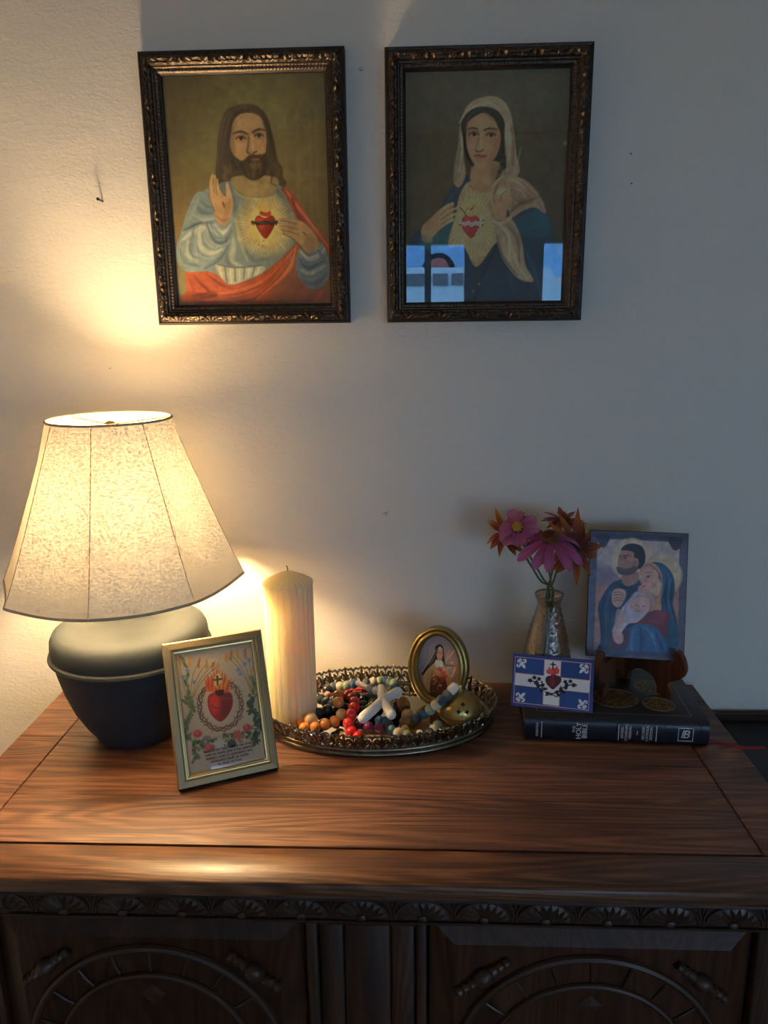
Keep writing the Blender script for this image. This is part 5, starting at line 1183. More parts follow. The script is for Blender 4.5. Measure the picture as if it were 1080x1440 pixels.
# ================================================================== OVAL GILT FRAME
def paint_nun():
    c = Canvas(96, 132, [(581, 901), (641, 901), (641, 984), (581, 984)], (128, 112, 106))
    c.fr = (560, 885, 10.8)
    c.glow(480, 400, 420, (146, 128, 122), .8); c.glow(760, 600, 330, (160, 128, 100), .8)
    c.e(500, 420, 112, 110, (166, 146, 122), 1, .5); c.e(500, 420, 96, 94, (136, 120, 112), 1, .6)
    for pts, col, w in (([(690, 480), (765, 380)], (196, 164, 110), 1.8), ([(660, 520), (690, 380)], (190, 160, 104), 1.2), ([(750, 750), (800, 620)], (204, 178, 130), 1.8), ([(640, 590), (800, 590)], (88, 54, 42), 1.4), ([(650, 540), (720, 440)], (180, 150, 100), 1.4)): c.s_(pts, w, col, .6, .85)
    for x, y in ((735, 550), (755, 545), (795, 598), (680, 640), (700, 625)): c.e(x, y, 12, 10, (206, 170, 150), .8, .9)
    cloak = c.p([(490, 580), (420, 640), (340, 720), (300, 800), (330, 900), (400, 1000), (460, 1060), (700, 1060), (760, 900), (720, 720), (650, 620)], (176, 138, 88), .9)
    c.s_([(400, 660), (350, 780), (360, 900)], 2, (206, 168, 112), 1, .8, cloak); c.s_([(460, 700), (440, 850), (450, 1040)], 2, (128, 94, 60), 1, .8, cloak); c.p([(620, 720), (740, 780), (740, 1000), (650, 1000)], (150, 112, 74), 3, .7, cloak)
    c.p([(460, 800), (660, 790), (680, 1070), (455, 1070)], (70, 44, 38), 1)
    c.p([(540, 312), (490, 345), (470, 420), (420, 540), (350, 640), (300, 720), (310, 790), (390, 680), (470, 590), (520, 540), (610, 560), (640, 590), (625, 470), (610, 370), (580, 320)], (44, 36, 34), .8)
    c.s_([(480, 400), (430, 530), (350, 650), (305, 730)], 1.1, (196, 174, 132), .6, .9); c.s_([(500, 380), (470, 520), (400, 620)], .8, (168, 146, 108), .6, .8)
    c.p([(500, 540), (600, 540), (610, 620), (560, 650), (500, 620)], (196, 186, 166), 1)
    f = c.p([(556, 362), (520, 400), (512, 470), (530, 530), (560, 545), (590, 520), (604, 450), (595, 385)], (196, 138, 104), .7)
    c.p([(520, 380), (556, 340), (600, 380), (560, 372)], (182, 172, 150), .8); c.s_([(526, 430), (546, 426)], .9, (70, 44, 36), .4); c.s_([(574, 430), (594, 426)], .9, (70, 44, 36), .4); c.s_([(562, 440), (560, 480)], .8, (160, 100, 74), .5); c.s_([(548, 510), (578, 508)], 1, (156, 66, 56), .4)
    for x, y, r_, col in ((570, 660, 40, (176, 74, 52)), (540, 710, 34, (198, 128, 84)), (620, 700, 40, (188, 72, 60)), (500, 740, 26, (184, 104, 62)), (650, 760, 34, (170, 44, 52)), (580, 760, 34, (176, 92, 66)), (520, 800, 30, (150, 52, 44)), (610, 810, 34, (136, 54, 46)), (560, 850, 26, (96, 60, 44)), (590, 890, 26, (178, 108, 84)), (490, 820, 18, (190, 140, 100)), (630, 660, 26, (196, 150, 110))):
        c.e(x, y, r_, r_ * .8, col, .9); c.e(x - 8, y - 8, r_ * .4, r_ * .3, tuple(min(255, v + 36) for v in col), .8, .8)
    for k in range(8): c.s_([(500 + 24 * k, 800 + 20 * (k % 3)), (520 + 18 * k, 760 + 24 * (k % 2))], .9, (62, 66, 40), .5, .8)
    c.s_([(480, 890), (530, 830)], 1.2, (196, 150, 110), .5, .9); c.s_([(555, 900), (550, 960)], 1, (190, 130, 100), .5, .9); c.s_([(470, 1000), (490, 980)], 1, (170, 110, 90), .5, .8)
    c.grain(2, 1)
    return c
M_GOLD = mat('worn gilt', (0.44, 0.33, 0.12), 0.34, 0.9, var=(50, 0.3, (0.30, 0.22, 0.09)), bump=(160, 0.06, 0.0006))
of = empty('oval_frame', (0.0270, -0.0640, ZTR + 0.0008), R(-17), 'oval gilt frame holding a small print of a veiled nun with roses', 'picture frame', rx=R(-9))
OA, OB = 0.0455, 0.0605
def oval_sweep(prof, n=72):
    m = len(prof); vs = [((OA - t) * math.cos(2 * math.pi * k / n), y, OB + (OB - t) * math.sin(2 * math.pi * k / n)) for k in range(n) for t, y in prof]
    return MB().add(vs, [(k * m + i, k * m + (i + 1) % m, ((k + 1) % n) * m + (i + 1) % m, ((k + 1) % n) * m + i) for k in range(n) for i in range(m)])
oval_sweep([(0.0, 0.013), (0.0, 0.003), (0.0012, 0.0006), (0.0034, 0.0), (0.0048, 0.0018), (0.0056, 0.0022), (0.0056, 0.013)]).build('outer_moulding', M_GOLD, of, angle=60)
oval_sweep([(0.0054, 0.012), (0.0056, 0.0020), (0.0072, -0.0006), (0.0096, -0.0010), (0.0112, 0.0010), (0.0118, 0.0030), (0.0134, 0.0034), (0.0142, 0.0055), (0.0142, 0.012)]).build('inner_moulding', M_GOLD, of, angle=60)
paint_nun().mesh('print', 2 * (OA - 0.013), 2 * (OB - 0.013), 1.9, M_INK, of, y=0.0100, z0=0.013, oval=True)
MB().lathe([(0.0, 0.0), (1.0, 0.0), (1.0, 0.0012), (0.0, 0.0012)], 48, Matrix.Translation((0, 0.0125, OB)) @ Matrix.Rotation(R(90), 4, 'X'), OA - 0.004, OB - 0.004).build('backing', M_CARDBK, of, smooth=False)
MB().box(-0.008, 0.008, 0.0128, 0.0138, 0.004, 0.07, 0, Matrix.Translation((0, 0.0, 0.075)) @ Matrix.Rotation(R(24), 4, 'X') @ Matrix.Translation((0, 0, -0.075))).build('strut', M_CARDBK, of, smooth=False)

# ================================================================== BLACK LEATHER BIBLE
M_LEATH = mat('dark leather', (0.016, 0.012, 0.016), 0.36, 0, 0.5, bump=(420, 0.25, 0.0006))
M_SPINE = mat('navy spine leather', (0.012, 0.013, 0.022), 0.30, 0, 0.55, bump=(420, 0.2, 0.0006))
M_PAGES = mat('gilt page edges', (0.34, 0.24, 0.11), 0.4, 0.4)
M_FOIL = mat('silver foil', (0.80, 0.80, 0.78), 0.4, 0.1); M_GFOIL = mat('gold foil', (0.42, 0.30, 0.13), 0.38, 0.6)
BYAW = math.atan2(-0.0127, 0.2451); BT = 0.0365; BL2 = 0.1227; BD = 0.160
bb = empty('bible', (0.2705, -0.1394, TOP + 0.0004), BYAW, 'thick dark leather bible lying flat with lettered spine to the front', 'book')
for z0, z1 in ((0.0, 0.0030), (BT - 0.0030, BT)):
    MB().box(-BL2, BL2, 0.0065, BD, z0, z1, 0.0009).build('cover', M_LEATH, bb, angle=60)
def spn(u, v):
    t = 2 * v - 1; return (-BL2 + 2 * BL2 * u, 0.0065 * abs(t) ** 3.2, BT * v)
sp_ = MB().grid(spn, 2, 22); sp_.grid(lambda u, v: (-BL2 + 2 * BL2 * u, 0.0020 + 0.0065 * abs(2 * v - 1) ** 3.2, 0.0008 + (BT - 0.0016) * v), 2, 22)
n0 = 3 * 23
for i in range(22):
    for e_ in (0, 2): sp_.f.append((i * 3 + e_, (i + 1) * 3 + e_, n0 + (i + 1) * 3 + e_, n0 + i * 3 + e_))
spo = sp_.build('spine', M_SPINE, bb, angle=50)
MB().box(-BL2 + 0.004, BL2 - 0.004, 0.0045, BD - 0.004, 0.0030, BT - 0.0030).build('page_block', M_PAGES, bb, smooth=False)
for x in (-0.0775, 0.0005, 0.0655, 0.1115):
    MB().tube([(x, 0.0062 * abs(2 * v - 1) ** 3.2 - 0.0003, BT * v) for v in np.linspace(0.04, 0.96, 15)], 0.0008, 6).build('spine_band', M_SPINE, spo)
def spine_text(body, x, size, zc=BT / 2, w=1.3, sp=1.0):
    Mx = Matrix(((0, -1, 0, x), (0, 0, -1, -0.0001), (1, 0, 0, zc), (0, 0, 0, 1)))
    text_mesh('spine_lettering', body, size, M_FOIL, spo, Mx, font_w=w, extrude=0.0001, spacing=sp)
spine_text('IGNATIUS', -0.1055, 0.0046)
spine_text('THE', -0.0560, 0.0056, 0.0205); spine_text('HOLY', -0.0495, 0.0094, BT / 2, 1.5); spine_text('BIBLE', -0.0415, 0.0094, BT / 2, 1.5)
for k, wd in enumerate(('REVISED', 'STANDARD', 'VERSION')): spine_text(wd, 0.0085 + 0.0052 * k, 0.0048)
for k, wd in enumerate(('SECOND', 'CATHOLIC', 'EDITION')): spine_text(wd, 0.0362 + 0.0052 * k, 0.0048)
spine_text('~', 0.0278, 0.011)
for x in (-0.0995, 0.0035, 0.0535): MB().box(x - 0.0005, x + 0.0005, -0.0003, 0.0004, 0.0065, BT - 0.0065).build('spine_rule', M_FOIL, spo, smooth=False)
xb = 0.0918
for a, b, c_, d_ in ((-.0100, -.0092, -.0098, .0098), (.0092, .0100, -.0098, .0098), (-.0100, .0100, -.0098, -.0090), (-.0100, .0100, .0090, .0098)):
    MB().box(xb + a, xb + b, -0.0003, 0.0004, BT / 2 + c_, BT / 2 + d_).build('emblem_border', M_FOIL, spo, smooth=False)
text_mesh('emblem', 'IB', 0.0165, M_FOIL, spo, Matrix.Translation((xb, -0.0001, BT / 2)) @ Matrix.Rotation(R(90), 4, 'X') @ Matrix.Shear('XZ', 4, (0.22, 0)).to_4x4(), font_w=1.2, extrude=0.0001, spacing=.82)
# gold frame lines and oval medallions tooled into the cover
zt = BT + 0.0001
for a, b, c_, d_ in ((-.105, .103, .0175, .0182), (-.105, .103, .1430, .1437), (-.105, -.1043, .0175, .1437), (.1023, .103, .0175, .1437)):
    MB().box(a, b, c_, d_, BT - 0.0005, zt).build('gold_line', M_GFOIL, bb, smooth=False)
def medal_mat(name, sc):
    m = mat(name, (0.05, 0.035, 0.02), 0.4, 0.3); nt = m.node_tree; tc = nt.nodes.new('ShaderNodeTexCoord'); n = nt.nodes.new('ShaderNodeTexNoise'); n.inputs['Scale'].default_value = sc; n.inputs['Detail'].default_value = 4; n.inputs['Distortion'].default_value = 1.2
    cr = nt.nodes.new('ShaderNodeValToRGB'); e = cr.color_ramp.elements; e[0].position = .45; e[0].color = (0.03, 0.02, 0.015, 1); e[1].position = .55; e[1].color = (0.30, 0.21, 0.09, 1)
    nt.links.new(tc.outputs['Object'], n.inputs['Vector']); nt.links.new(n.outputs['Fac'], cr.inputs[0]); nt.links.new(cr.outputs[0], nt.nodes['Principled BSDF'].inputs['Base Color']); return m
M_MEDAL = medal_mat('tooled medallion', 260)
for x, y, rx_, ry_ in ((0.0088, 0.0630, 0.0330, 0.0280), (0.0665, 0.1000, 0.0210, 0.0220), (0.0673, 0.0487, 0.0217, 0.0200), (-0.05, 0.1000, 0.0210, 0.0220), (-0.05, 0.0487, 0.0217, 0.0200)):
    md = MB().lathe([(0.0, BT - 0.0004), (1.0, BT - 0.0004), (1.0, zt), (0.0, zt)], 36, Matrix.Translation((x, y, 0)), rx_, ry_).build('medallion', M_MEDAL, bb, smooth=False)
    MB().tube([(x + rx_ * math.cos(t), y + ry_ * math.sin(t), zt) for t in np.linspace(0, 2 * math.pi, 40, endpoint=False)], 0.0005, 4, closed=True).build('medallion_ring', M_GFOIL, md)
rb = [(0.1190, 0.0280, 0.0120), (0.1260, 0.0180, 0.0035), (0.1400, 0.0120, 0.0012), (0.1560, 0.0060, 0.0012), (0.1720, 0.0020, 0.0009), (0.1860, 0.0040, 0.0006), (0.2000, 0.0080, -0.0010)]
rp = catmull(rb, 5, closed=False)
MB().tube([tuple(p) for p in rp], 0.0030, 8, flat=0.12).build('ribbon_marker', mat('crimson ribbon', (0.30, 0.012, 0.02), 0.6), bb)

# ================================================================== BLUE FLAG CARD
ZB_ = TOP + 0.0004 + BT + 0.0001
def paint_flag():
    c = Canvas(232, 152, [(722, 919), (836, 928), (833, 1003), (718, 992)], (32, 42, 84))
    c.fr = (710, 910, 7.714)
    nv = (26, 44, 84); wh = (172, 178, 194); bk = (16, 17, 20)
    c.p([(112, 100), (938, 175), (908, 690), (90, 600)], (150, 108, 88), .5, 1, None, False)
    c.p([(118, 108), (930, 184), (900, 680), (98, 594)], nv, .5, 1, None, False)
    c.glow(300, 200, 200, (34, 56, 98), .5); c.glow(760, 560, 220, (34, 56, 98), .5)
    c.p([(116, 276), (922, 358), (914, 500), (106, 412)], (150, 108, 88), .5, 1, None, False); c.p([(430, 136), (612, 152), (588, 642), (408, 618)], (150, 108, 88), .5, 1, None, False)
    c.p([(118, 284), (920, 364), (912, 494), (108, 408)], wh, .5, 1, None, False); c.p([(436, 140), (606, 156), (582, 638), (414, 614)], wh, .5, 1, None, False)
    # lilies pointing at the centre
    def lily(x, y, a, s=1.0):
        ca, sa = math.cos(a), math.sin(a); q = lambda u, v: (x + s * (u * ca - v * sa), y + s * (u * sa + v * ca))
        c.p([q(10, 0), q(0, -14), q(-22, -6), q(-22, 6), q(0, 14)], wh, .5, 1); c.p([q(-10, 12), q(45, 16), q(72, 0), q(45, -16), q(-10, -12)], wh, .5)
        for sg in (-1, 1):
            c.s_([q(-8, sg * 8), q(12, sg * 26), q(16, sg * 46), q(-2, sg * 54), q(-12, sg * 42)], 2.2, wh, .5, 1, None, (.8, 1))
            c.s_([q(-12, sg * 8), q(-32, sg * 20), q(-44, sg * 16)], 1.6, wh, .5)
        c.s_([q(-12, -20), q(-12, 20)], 1.2, nv, .4); c.s_([q(-20, 0), q(-46, 0)], 2, wh, .5)
    lily(180, 172, .95); lily(862, 232, 2.42); lily(165, 545, -.75); lily(842, 622, -2.2)
    # ivy wreath
    rnd = random.Random(5)
    for pts in ([(252, 360), (330, 380), (400, 430), (470, 490), (560, 540)], [(780, 412), (700, 410), (620, 450), (560, 490), (440, 525)]): c.s_(pts, 1.6, bk, .5)
    for x, y, r_ in ((275, 362, 26), (320, 330, 24), (340, 385, 28), (370, 345, 24), (360, 420, 26), (410, 410, 24), (400, 380, 12), (440, 460, 26), (460, 500, 24), (500, 510, 18), (745, 412, 26), (710, 370, 24), (655, 375, 24), (670, 410, 26), (660, 440, 24), (600, 435, 22), (610, 470, 26), (560, 490, 26), (580, 520, 22), (395, 470, 20), (640, 490, 18)):
        a0 = rnd.uniform(0, 6.28); r_ *= 1.25; c.p([(x + r_ * (1 if k % 2 == 0 else .55) * math.cos(a0 + k * math.pi / 5), y + r_ * (1 if k % 2 == 0 else .55) * math.sin(a0 + k * math.pi / 5)) for k in range(10)], bk, .5, 1, None, False)
    c.s_([(440, 470), (500, 480), (560, 460), (600, 420)], 2, wh, .6)
    # heart, flames, cross
    h = c.p([(522, 320), (480, 308), (442, 335), (445, 385), (480, 430), (520, 458), (570, 420), (610, 372), (605, 325), (560, 305)], (46, 16, 26), .6); c.p([(480, 350), (540, 340), (540, 420), (500, 420)], (92, 26, 34), 4, .7, h)
    c.p([(500, 315), (510, 290), (545, 290), (550, 315)], (52, 18, 26), .6); c.p([(455, 285), (446, 240), (465, 250), (478, 205), (492, 228), (520, 240), (545, 225), (575, 200), (578, 235), (592, 240), (585, 285), (540, 300), (500, 298)], (150, 40, 40), .6, 1, None, False)
    for pts in ([(470, 270), (490, 240)], [(500, 280), (515, 250)], [(560, 270), (570, 235)]): c.s_(pts, 1.6, (196, 80, 60), .7, .8)
    c.s_([(523, 165), (520, 240)], 1.9, bk, .4, 1, None, (1, 1), False); c.s_([(497, 185), (549, 190)], 1.9, bk, .4, 1, None, (1, 1), False)
    return c
cw, chh = 0.1113, 0.0723
fc_ = empty('flag_card', (0.1871, -0.1117, ZB_), R(-10.5), 'blue card with white cross, lilies and a heart leaning on vase', 'card', rx=R(-21.4))
MB().box(-cw / 2, cw / 2, 0.0, 0.0012, 0.0, chh).build('card_stock', mat('navy card', (0.035, 0.05, 0.12), 0.5), fc_, smooth=False)
GAIN_C = 3.3
paint_flag().mesh('print', cw, chh, GAIN_C, M_INK, fc_, y=-0.0002, z0=0.0)

# ================================================================== FAMILY PLAQUE ON A SMALL WOODEN EASEL
def paint_family():
    c = Canvas(178, 240, [(830, 746), (969, 750), (962, 932), (824, 922)], (86, 82, 94))
    c.fr = (810, 740, 5.76)
    c.p([(110, 40), (915, 65), (905, 110), (110, 90)], (62, 60, 68), 2, .8, None, False)
    sky = c.p([(172, 100), (845, 125), (828, 1050), (140, 1010)], (132, 116, 118), .7, 1, None, False)
    c.p([(150, 90), (850, 110), (850, 330), (150, 320)], (172, 156, 146), 12, .9, sky); c.p([(150, 480), (860, 480), (840, 940), (140, 930)], (170, 116, 100), 14, .8, sky); c.p([(150, 330), (300, 340), (300, 460), (150, 440)], (118, 104, 114), 8, .8, sky)
    for x, y in ((215, 120), (805, 140)): c.p([(x - 55, y - 50), (x + 55, y - 45), (x + (40 if x > 500 else 30), y + 30), (x, y + 52), (x - 30, y + 20)], (48, 47, 54), 1.4, .95)
    for k in range(8): c.e(185 + 8 * k, 110 + 22 * (k % 3), 9, 7, (82, 80, 88), .8, .8); c.e(780 + 8 * k, 125 + 22 * (k % 3), 9, 7, (82, 80, 88), .8, .8)
    # halos
    for x, y, r_ in ((450, 270, 178), (700, 400, 172)):
        c.e(x, y, r_, r_ * 1.02, (176, 160, 134), .8, .75); c.e(x, y, r_ - 14, r_ * 1.02 - 14, (192, 170, 142), .9, .8)
    # man
    rb_ = c.p([(330, 440), (270, 480), (215, 560), (175, 660), (190, 800), (195, 930), (185, 1030), (420, 1040), (560, 700), (530, 480), (470, 420)], (44, 58, 80), 1)
    for pts, col in (([(280, 520), (240, 680), (240, 960)], (70, 88, 112)), ([(330, 470), (400, 500), (470, 470)], (28, 38, 54)), ([(230, 600), (200, 760), (220, 900)], (30, 42, 58)), ([(300, 700), (290, 850), (300, 1000)], (62, 80, 106)), ([(470, 440), (430, 540), (420, 620)], (30, 40, 56))): c.fold(pts, 4, col, 1.6, .8, rb_, (.5, .4))
    c.p([(380, 390), (500, 370), (500, 450), (420, 490), (370, 450)], (150, 112, 94), 1)
    fm = c.p([(370, 185), (440, 165), (520, 190), (545, 260), (520, 320), (470, 380), (400, 400), (345, 385), (325, 340), (345, 310), (340, 270), (352, 225)], (164, 122, 100), .8)
    c.p([(330, 330), (380, 345), (450, 330), (500, 300), (510, 350), (460, 395), (380, 402), (325, 375)], (84, 64, 58), 1.8, .9, fm)
    c.p([(362, 190), (400, 150), (470, 138), (535, 165), (562, 230), (555, 300), (520, 345), (500, 330), (505, 270), (470, 250), (465, 210), (410, 195)], (46, 38, 38), .9); c.e(488, 300, 20, 28, (156, 112, 92), .8)
    c.s_([(380, 240), (425, 235)], 1.4, (52, 40, 38), .5); c.s_([(345, 245), (360, 240)], 1.2, (52, 40, 38), .5); c.e(398, 255, 10, 6, (48, 38, 36), .5); c.s_([(355, 260), (338, 305), (365, 312)], 1.1, (116, 80, 64), .6, .9); c.s_([(345, 335), (385, 338)], 1.2, (120, 70, 62), .5)
    # woman: veil, hood, face
    v = c.p([(640, 290), (720, 310), (790, 400), (805, 520), (790, 640), (830, 800), (820, 1010), (700, 1040), (560, 900), (620, 720), (660, 600), (690, 460), (600, 320)], (48, 76, 98), 1)
    for pts, col in (([(700, 330), (760, 430), (750, 620), (800, 780)], (74, 108, 132)), ([(740, 420), (720, 560), (740, 680)], (30, 50, 68)), ([(780, 460), (770, 600), (810, 800)], (34, 54, 74)), ([(660, 320), (720, 420), (700, 560)], (66, 98, 122))): c.fold(pts, 3.4, col, 1.4, .8, v, (.5, .4))
    c.p([(590, 292), (540, 320), (510, 390), (540, 400), (600, 340), (660, 360), (690, 440), (680, 540), (640, 620), (600, 700), (690, 690), (690, 600), (705, 480), (700, 400), (660, 320)], (176, 134, 112), .9)
    c.p([(520, 480), (620, 560), (640, 640), (560, 640), (500, 560)], (176, 140, 128), 1.2)
    fw = c.p([(600, 335), (560, 360), (540, 410), (525, 440), (535, 465), (530, 485), (545, 505), (580, 520), (640, 490), (672, 430), (660, 365)], (184, 144, 130), .8)
    c.s_([(570, 410), (600, 400)], 1.2, (80, 56, 52), .5); c.e(585, 412, 10, 5, (60, 46, 46), .5); c.s_([(540, 490), (560, 486)], 1.3, (150, 74, 74), .5); c.p([(600, 440), (650, 420), (630, 480), (590, 490)], (196, 150, 136), 3, .6, fw); c.s_([(556, 375), (610, 372)], 1, (112, 80, 70), .6, .7); c.s_([(560, 320), (610, 315), (670, 370), (690, 440)], 1.4, (140, 84, 76), .7, .8)
    # dress and swaddled infant
    c.p([(620, 690), (700, 690), (760, 720), (740, 860), (700, 920), (480, 850), (500, 760)], (108, 52, 62), 1.2); c.p([(640, 700), (720, 710), (700, 800), (600, 780)], (132, 66, 74), 4, .7)
    lp = c.p([(440, 820), (520, 800), (620, 810), (690, 870), (740, 1040), (400, 1030), (410, 900)], (62, 94, 132), 1.2)
    for pts, col in (([(470, 840), (450, 940), (450, 1030)], (96, 130, 166)), ([(560, 830), (620, 900), (660, 1030)], (92, 126, 162)), ([(520, 830), (530, 930), (520, 1030)], (38, 62, 94)), ([(640, 860), (690, 960), (710, 1040)], (40, 64, 96))): c.fold(pts, 3.4, col, 1.6, .8, lp, (.5, .4))
    c.p([(280, 880), (420, 830), (410, 1000), (270, 1030)], (84, 58, 74), 1.6, .9)
    c.p([(500, 530), (440, 580), (380, 660), (330, 760), (290, 860), (350, 880), (420, 800), (500, 780), (580, 700), (600, 600)], (176, 164, 170), 1.1); c.s_([(460, 560), (390, 680), (330, 820)], 3, (130, 124, 138), 1.4, .7); c.s_([(380, 660), (350, 780), (400, 800)], 3, (196, 184, 186), 1.4, .8)
    c.e(515, 635, 78, 66, (186, 148, 140), .9); c.p([(450, 600), (520, 570), (590, 610), (560, 640), (480, 620)], (198, 162, 152), 3, .7); c.s_([(480, 640), (505, 650)], 1, (110, 76, 72), .5); c.s_([(535, 655), (560, 650)], 1, (110, 76, 72), .5); c.s_([(490, 690), (515, 692)], 1.2, (146, 84, 84), .5); c.s_([(510, 650), (500, 672)], .9, (150, 104, 98), .5)
    c.s_([(440, 650), (470, 590), (540, 565), (600, 600), (600, 680)], 1.6, (150, 120, 116), .8, .8)
    c.p([(300, 850), (370, 870), (380, 940), (340, 960), (300, 920)], (184, 146, 136), 1); c.p([(330, 680), (380, 700), (380, 800), (340, 860), (310, 800)], (178, 142, 134), 1.2, .8)
    # clasped hands
    c.p([(300, 520), (350, 505), (400, 530), (395, 590), (350, 660), (300, 640), (285, 580)], (176, 136, 116), .9)
    for k in range(4): c.s_([(300 + 4 * k, 545 + 22 * k), (345, 535 + 22 * k), (385, 555 + 18 * k)], 1.2, (108, 76, 66), .6, .85)
    c.p([(160, 1000), (825, 1040), (825, 1075), (150, 1035)], (64, 66, 90), 1.5, .8, None, False)
    c.mottle(.04, 10); c.mottle(.03, 4); c.grain(1.5, 2)
    return c
M_EASEL = wood_mat('mahogany easel', (0.045, 0.014, 0.006), (0.115, 0.036, 0.014), (0.19, 0.065, 0.026), 0.3, 0.4, 'Z')
es = empty('plate_easel', (0.3120, -0.0050, ZB_), 0, 'small dark wooden plate easel with curled feet standing on bible', 'easel')
prof = catmull([(0.0, 0.0), (0.012, 0.0), (0.016, 0.014), (0.034, 0.026), (0.054, 0.024), (0.064, 0.012), (0.067, 0.0), (0.086, 0.0), (0.087, 0.009), (0.082, 0.020), (0.090, 0.028), (0.101, 0.036), (0.106, 0.049), (0.103, 0.062), (0.097, 0.071), (0.0905, 0.074), (0.0875, 0.068), (0.0880, 0.060), (0.0850, 0.0535), (0.0780, 0.0520), (0.050, 0.0518), (0.026, 0.0520), (0.016, 0.060), (0.013, 0.10), (0.011, 0.150), (0.004, 0.155), (0.0, 0.150)], 4)
for dx, dy in ((0.60, -0.80), (-0.575, -0.818)):
    Mx = Matrix(((dx, 0, -dy, 0), (dy, 0, dx, 0), (0, 1, 0, 0), (0, 0, 0, 1)))
    MB().prism([tuple(p) for p in prof], -0.0045, 0.0045, Mx).build('side_board', M_EASEL, es, angle=30)
MB().lathe([(0.0, 0.02), (0.003, 0.02), (0.003, 0.145), (0.0, 0.145)], 10, Matrix.Translation((0, 0.004, 0))).build('hinge_pin', M_BRASSP, es)
pq = empty('family_plaque', (0.3118, -0.0610, ZB_ + 0.0535), R(-8.4), 'black edged plaque of a haloed couple with a swaddled infant on the easel', 'plaque', rx=R(-13.2))
PW, PH = 0.1353, 0.1825
MB().box(-PW / 2, PW / 2, 0.0003, 0.0075, 0.0, PH, 0.0006).build('board', mat('black board', (0.012, 0.012, 0.013), 0.4), pq, angle=60)
GAIN_F = 1.7
paint_family().mesh('print', PW - 0.0020, PH - 0.0020, GAIN_F, ink_mat('varnished print', 0.35, 0.4, 0.2), pq, y=0.0, z0=0.0010)

# ================================================================== BUD VASE WITH CUT FLOWERS
VX, VY = 0.1893, -0.0485
vs = empty('bud_vase', (VX, VY, ZB_), 0, 'textured smoky glass bud vase standing on bible behind card', 'vase')
VP = [(0.0300, 0.0006), (0.0340, 0.0050), (0.0362, 0.0200), (0.0352, 0.0420), (0.0318, 0.0660), (0.0268, 0.0900), (0.0212, 0.1100), (0.0172, 0.1240), (0.0162, 0.1320), (0.0176, 0.1385), (0.0194, 0.1425), (0.0198, 0.1455), (0.0190, 0.1475)]
vr = catmull(VP, 6, closed=False)
def vprof(v): i = v * (len(vr) - 1); a = int(min(i, len(vr) - 2)); return vr[a] + (vr[a + 1] - vr[a]) * (i - a)
def vwall(u, v, off=0.0):
    r, zz = vprof(v); a = 2 * math.pi * u
    em = 0.0013 * math.sin(zz / 0.0054 * math.pi + math.pi * (int(u * 22) % 2)) * abs(math.sin(11 * a)) if 0.010 < zz < 0.128 else 0
    r = r + em - off; return (r * math.cos(a), r * math.sin(a), zz + (0.002 if off and v < 0.01 else 0))
M_VASE = pane_mat('smoky glass', (0.70, 0.61, 0.48), 0.10, 1.5, 0.14, bump=(170, 0.8, 0.003))
vm = MB().grid(lambda u, v: vwall(u, v), 132, 66); vm.lathe([(0.0, 0.0006), (0.0300, 0.0006), (0.0300, 0.003), (0.0, 0.003)], 40)
vm.build('glass_body', M_VASE, vs, angle=80)
MB().tube([((0.0194) * math.cos(t), 0.0194 * math.sin(t), 0.1470) for t in np.linspace(0, 2 * math.pi, 40, endpoint=False)], 0.0014, 6, closed=True).build('rim', M_VASE, vs)

def petal_mat(name, base, tip, L_, rough=0.6):
    m = mat(name, base, rough, 0, 0.3, sheen=0.1); nt = m.node_tree
    tc = nt.nodes.new('ShaderNodeTexCoord'); sx = nt.nodes.new('ShaderNodeSeparateXYZ'); n = nt.nodes.new('ShaderNodeTexNoise'); n.inputs['Scale'].default_value = 90; mp = nt.nodes.new('ShaderNodeMapping'); mp.inputs['Scale'].default_value = (.3, 3, 1)
    ad = nt.nodes.new('ShaderNodeMath'); ad.operation = 'MULTIPLY_ADD'; ad.inputs[1].default_value = 1 / L_; sb = nt.nodes.new('ShaderNodeMath'); sb.operation = 'MULTIPLY_ADD'; sb.inputs[1].default_value = 0.9; sb.inputs[2].default_value = -0.45
    cr = nt.nodes.new('ShaderNodeValToRGB'); e = cr.color_ramp.elements; e[0].position = .35; e[0].color = (*base, 1); e[1].position = .95; e[1].color = (*tip, 1)
    L = nt.links.new; L(tc.outputs['Object'], sx.inputs[0]); L(tc.outputs['Object'], mp.inputs[0]); L(mp.outputs[0], n.inputs['Vector']); L(n.outputs['Fac'], sb.inputs[0]); L(sx.outputs[0], ad.inputs[0]); L(sb.outputs[0], ad.inputs[2]); L(ad.outputs[0], cr.inputs[0]); L(cr.outputs[0], nt.nodes['Principled BSDF'].inputs['Base Color']); return m
def petal_mesh(L_, w, d0, d1, pointed, cup):
    def fn(u, v):
        s_ = u; ang = d0 + (d1 - d0) * s_; n_ = 8; x = zz = 0
        for k in range(n_): a = d0 + (d1 - d0) * s_ * (k + .5) / n_; x += math.cos(a) * L_ * s_ / n_; zz += math.sin(a) * L_ * s_ / n_
        wd = w * (math.sin(math.pi * min(1, .12 + .88 * s_) ** .85) ** .9 if s_ < 1 else .05) if pointed else w * min(1, .42 + 1.1 * s_) * (1 if s_ < .75 else math.sqrt(max(.04, 1 - .93 * ((s_ - .75) / .25) ** 2)))
        t = v - .5; return (x, wd * t, zz + cup * (4 * t * t) * wd + 0.06 * w * math.cos(t * 12) * s_)
    o = MB().grid(fn, 9, 6).build('petal', None); me = o.data; bpy.data.objects.remove(o); return me
M_STEM = mat('green stem', (0.10, 0.16, 0.055), 0.55)
